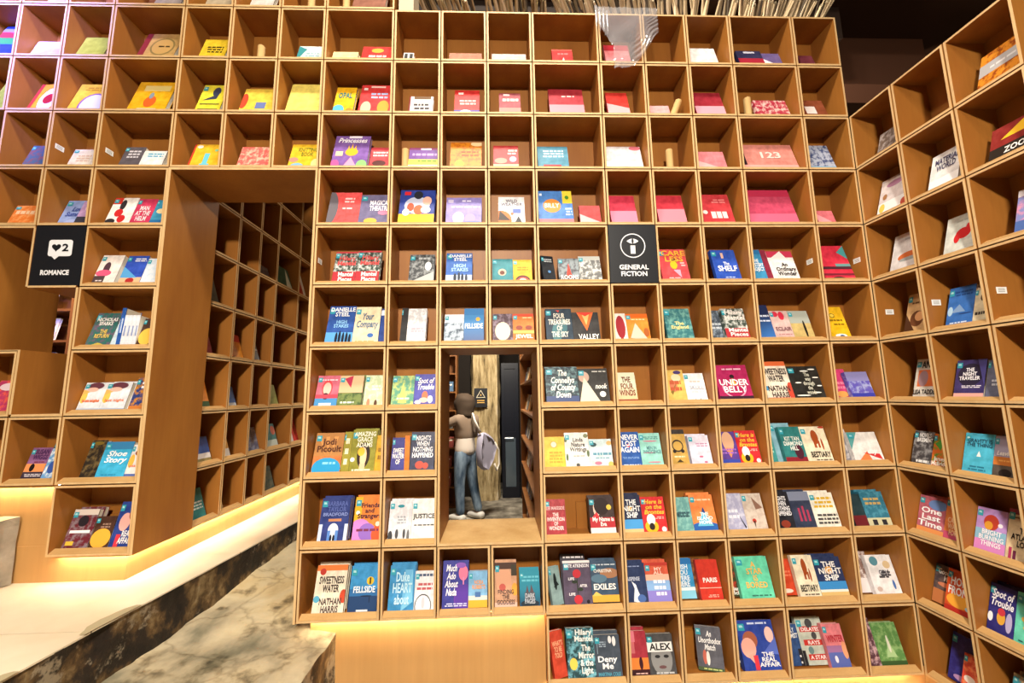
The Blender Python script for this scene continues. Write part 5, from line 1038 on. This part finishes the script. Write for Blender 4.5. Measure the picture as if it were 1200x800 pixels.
# ------------------------------------------------------------------ the person in the back room (seen from behind, reaching to a shelf)
def skin(name, pts, edges, matl, parent, sub=2, root=0):
    me = bpy.data.meshes.new(name); me.from_pydata([p[:3] for p in pts], edges, []); me.materials.append(matl)
    o = put(name, me, parent)
    md = o.modifiers.new('skin', 'SKIN'); md.use_smooth_shade = True
    if not me.skin_vertices: me.attributes.new('skin_vertex', 'FLOAT', 'POINT')
    sv = me.skin_vertices[0].data
    for i, p in enumerate(pts): sv[i].radius = (p[3], p[4] if len(p) > 4 else p[3]); sv[i].use_root = (i == root)
    s = o.modifiers.new('sub', 'SUBSURF'); s.levels = sub; s.render_levels = sub
    return o
PR = tag(empty('person', (-.49, 6.0, 0), math.radians(50)), 'person in brown head covering, jeans and jacket reaching to shelf, carrying pale tote', 'person')
SKINM = mat('skin', 'b98764', .55); JEAN = mat('blue_jeans', '56708c', .8); TAUPE = mat('taupe_jacket', '84705e', .85); SCARF = mat('brown_scarf', '3e2f21', .85); TEE = mat('white_tee', 'd8ccc0', .85); SHOE = mat('white_shoe', 'e8e4dc', .6)
n1 = noise(JEAN, 9, 4, stretch=(1, 1, .4)); r1 = ramp(JEAN, [(.4, lin('3e5670')), (.65, lin('8ca2b8'))]); lk(JEAN, n1.outputs[0], r1.inputs[0]); lk(JEAN, r1.outputs[0], bsdf(JEAN).inputs['Base Color'])
# local axes: +y is the way the person faces (away), +x to the right
B = [(0, 0, .93, .13, .10), (0, 0, 1.12, .12, .09), (0, .01, 1.30, .14, .09), (0, .0, 1.40, .07), (0, .01, 1.49, .052), (0, .03, 1.57, .085, .09), (0, .035, 1.64, .082, .09), (0, .03, 1.69, .05),
     (-.16, 0, 1.37, .055), (-.26, .16, 1.28, .045), (-.30, .36, 1.42, .036), (-.31, .42, 1.47, .03),
     (.16, 0, 1.37, .055), (.23, .03, 1.14, .045), (.15, .20, 1.04, .036), (.11, .26, 1.05, .03),
     (-.09, 0, .86, .085), (-.10, .01, .50, .058), (-.11, -.02, .09, .042), (-.115, .11, .04, .036),
     (.09, 0, .86, .085), (.115, -.03, .50, .058), (.14, -.12, .10, .042), (.15, .01, .04, .036), (0, .125, 1.575, .016)]
E_ = [(0, 1), (1, 2), (2, 3), (3, 4), (4, 5), (5, 6), (6, 7), (2, 8), (8, 9), (9, 10), (10, 11), (2, 12), (12, 13), (13, 14), (14, 15), (0, 16), (16, 17), (17, 18), (18, 19), (0, 20), (20, 21), (21, 22), (22, 23), (5, 24)]
def hand(at, d, side):
    """five unequal fingers on a palm, added to the body chain"""
    i0 = len(B); d = Vector(d).normalized(); s = d.cross(Vector((0, 0, 1))).normalized()*side; a = Vector(B[at][:3])
    B.append(tuple(a+d*.05)+(.026, .016)); E_.append((at, i0))
    for k, (off, ln) in enumerate(((-.024, .062), (-.008, .075), (.008, .07), (.023, .055))):
        p = a+d*.085+s*off; B.append(tuple(p)+(.009,)); q = p+d*ln*.6+Vector((0, 0, -.006)); B.append(tuple(q)+(.008,)); B.append(tuple(q+d*ln*.4+Vector((0, 0, -.02)))+(.007,))
        n = len(B); E_.extend([(i0, n-3), (n-3, n-2), (n-2, n-1)])
    p = a+d*.03-s*.036+Vector((0, 0, .004)); B.append(tuple(p)+(.010,)); B.append(tuple(p+d*.04-s*.014)+(.008,)); n = len(B); E_.extend([(at, n-2), (n-2, n-1)])
hand(11, (-.05, .7, .35), 1); hand(15, (-.5, .5, .1), -1)
skin('body', B, E_, SKINM, PR)
skin('jeans', [(0, 0, 1.06, .140, .105), (0, 0, .88, .16, .125), (-.09, 0, .80, .100), (-.10, .01, .50, .074), (-.11, -.02, .075, .058), (.09, 0, .80, .100), (.115, -.03, .50, .074), (.14, -.12, .085, .058)], [(0, 1), (1, 2), (2, 3), (3, 4), (1, 5), (5, 6), (6, 7)], JEAN, PR, 2, 1)
skin('shirt', [(0, 0, .84, .18, .145), (0, 0, .98, .168, .132), (0, 0, 1.08, .155, .12), (0, 0, 1.2, .15, .11)], [(0, 1), (1, 2), (2, 3)], TEE, PR)
skin('jacket', [(0, 0, 1.02, .175, .140), (0, 0, 1.22, .165, .125), (0, 0, 1.34, .16, .115), (0, 0, 1.43, .085), (-.18, 0, 1.36, .075), (-.27, .16, 1.27, .062), (-.30, .33, 1.39, .052), (.18, 0, 1.36, .075), (.245, .03, 1.13, .062), (.17, .18, 1.05, .052)], [(0, 1), (1, 2), (2, 3), (2, 4), (4, 5), (5, 6), (2, 7), (7, 8), (8, 9)], TAUPE, PR, 2, 2)
hc = skin('head_covering', [(0, .0, 1.36, .15, .14), (0, .0, 1.46, .135, .135), (0, .012, 1.57, .155, .165), (0, .015, 1.66, .145, .155), (0, .005, 1.73, .08)], [(0, 1), (1, 2), (2, 3), (3, 4)], SCARF, PR)
tx = bpy.data.textures.new('cloth_folds', 'CLOUDS'); tx.noise_scale = .09
dm = hc.modifiers.new('folds', 'DISPLACE'); dm.texture = tx; dm.strength = .035; dm.mid_level = .5
for s, p in ((-1, (-.112, .03)), (1, (.145, -.07))):
    skin('shoe', [(p[0], p[1]-.13, .05, .06, .05), (p[0], p[1]+.0, .055, .068, .055), (p[0], p[1]+.16, .035, .055, .035)], [(0, 1), (1, 2)], SHOE, PR, 2, 1)
for s in (-1, 1):
    m = MB(); m.tube([(s*.032, .108, 1.60), (s*.032, .122, 1.60)], [.012, .008], 8); m.build('eye', mat('eye', '2a2420', .3), PR, smooth=True)
# tote bag hanging from the right shoulder
c_, s_ = math.cos(math.radians(50)), math.sin(math.radians(50))
def wpos(x, y, z): return Vector((-.49+c_*x-s_*y, 6.0+s_*x+c_*y, z))
TOTE = mat('lilac_tote', 'a8a4b8', .8); STRAP = mat('cream_strap', 'ddd4c8', .8)
root = tag(empty('tote_bag', wpos(.14, -.27, .86), math.radians(50)), 'pale lilac tote bag with cream strap hanging at person\'s side', 'bag')
PR.scale = (1.05, 1.05, 1.03)
m = MB(); prof = [(-.12, .38), (-.17, .1), (-.14, -.14), (.0, -.22), (.13, -.08), (.22, .14), (.10, .27)]; n = len(prof); k3 = ((-.055, .86), (-.05, .97), (.0, 1.06), (.05, .97), (.055, .86))
for y, sc in k3: m.v += [(x*sc, y, z*sc+.02) for x, z in prof]
for a in range(len(k3)-1):
    for i in range(n): m.f.append((a*n+i, (a+1)*n+i, (a+1)*n+(i+1) % n, a*n+(i+1) % n)); m.m.append(0)
m.f.append(tuple(range(n))[::-1]); m.f.append(tuple((len(k3)-1)*n+i for i in range(n))); m.m += [0, 0]
o = m.build('bag_body', TOTE, root, smooth=True); q = o.modifiers.new('sub', 'SUBSURF'); q.levels = 2; q.render_levels = 2
m = MB(); m.tube([(-.13, -.02, .36), (-.17, .05, .52), (-.16, .1, .62), (-.12, .15, .55), (-.1, .12, .36)], .016, 8); m.build('shoulder_strap', STRAP, root, smooth=True)
m = MB(); m.tube([(.14, -.05, .2), (.23, -.05, .08), (.24, -.05, -.12), (.18, -.05, -.2), (.13, -.05, -.1)], .014, 8); m.build('loose_strap', STRAP, root, smooth=True)
# russet garment carried over the forearm
root = tag(empty('folded_garment', wpos(-.33, .16, .98), math.radians(50)), 'russet brown garment hanging at person\'s left hip', 'garment')
m = MB()
for j in range(11):
    for i in range(15):
        u, v = i/14, j/10; m.v.append((-.10+.20*u*(1-.15*v), .02*math.sin(u*14+v*2)-.02, .16-.42*v+.03*math.sin(u*3)))
for j in range(10):
    for i in range(14): k = j*15+i; m.f.append((k, k+1, k+16, k+15)); m.m.append(0)
o = m.build('cloth', mat('russet_cloth', 'a8602c', .85), root, smooth=True); q = o.modifiers.new('thick', 'SOLIDIFY'); q.thickness = .03

make_texts()
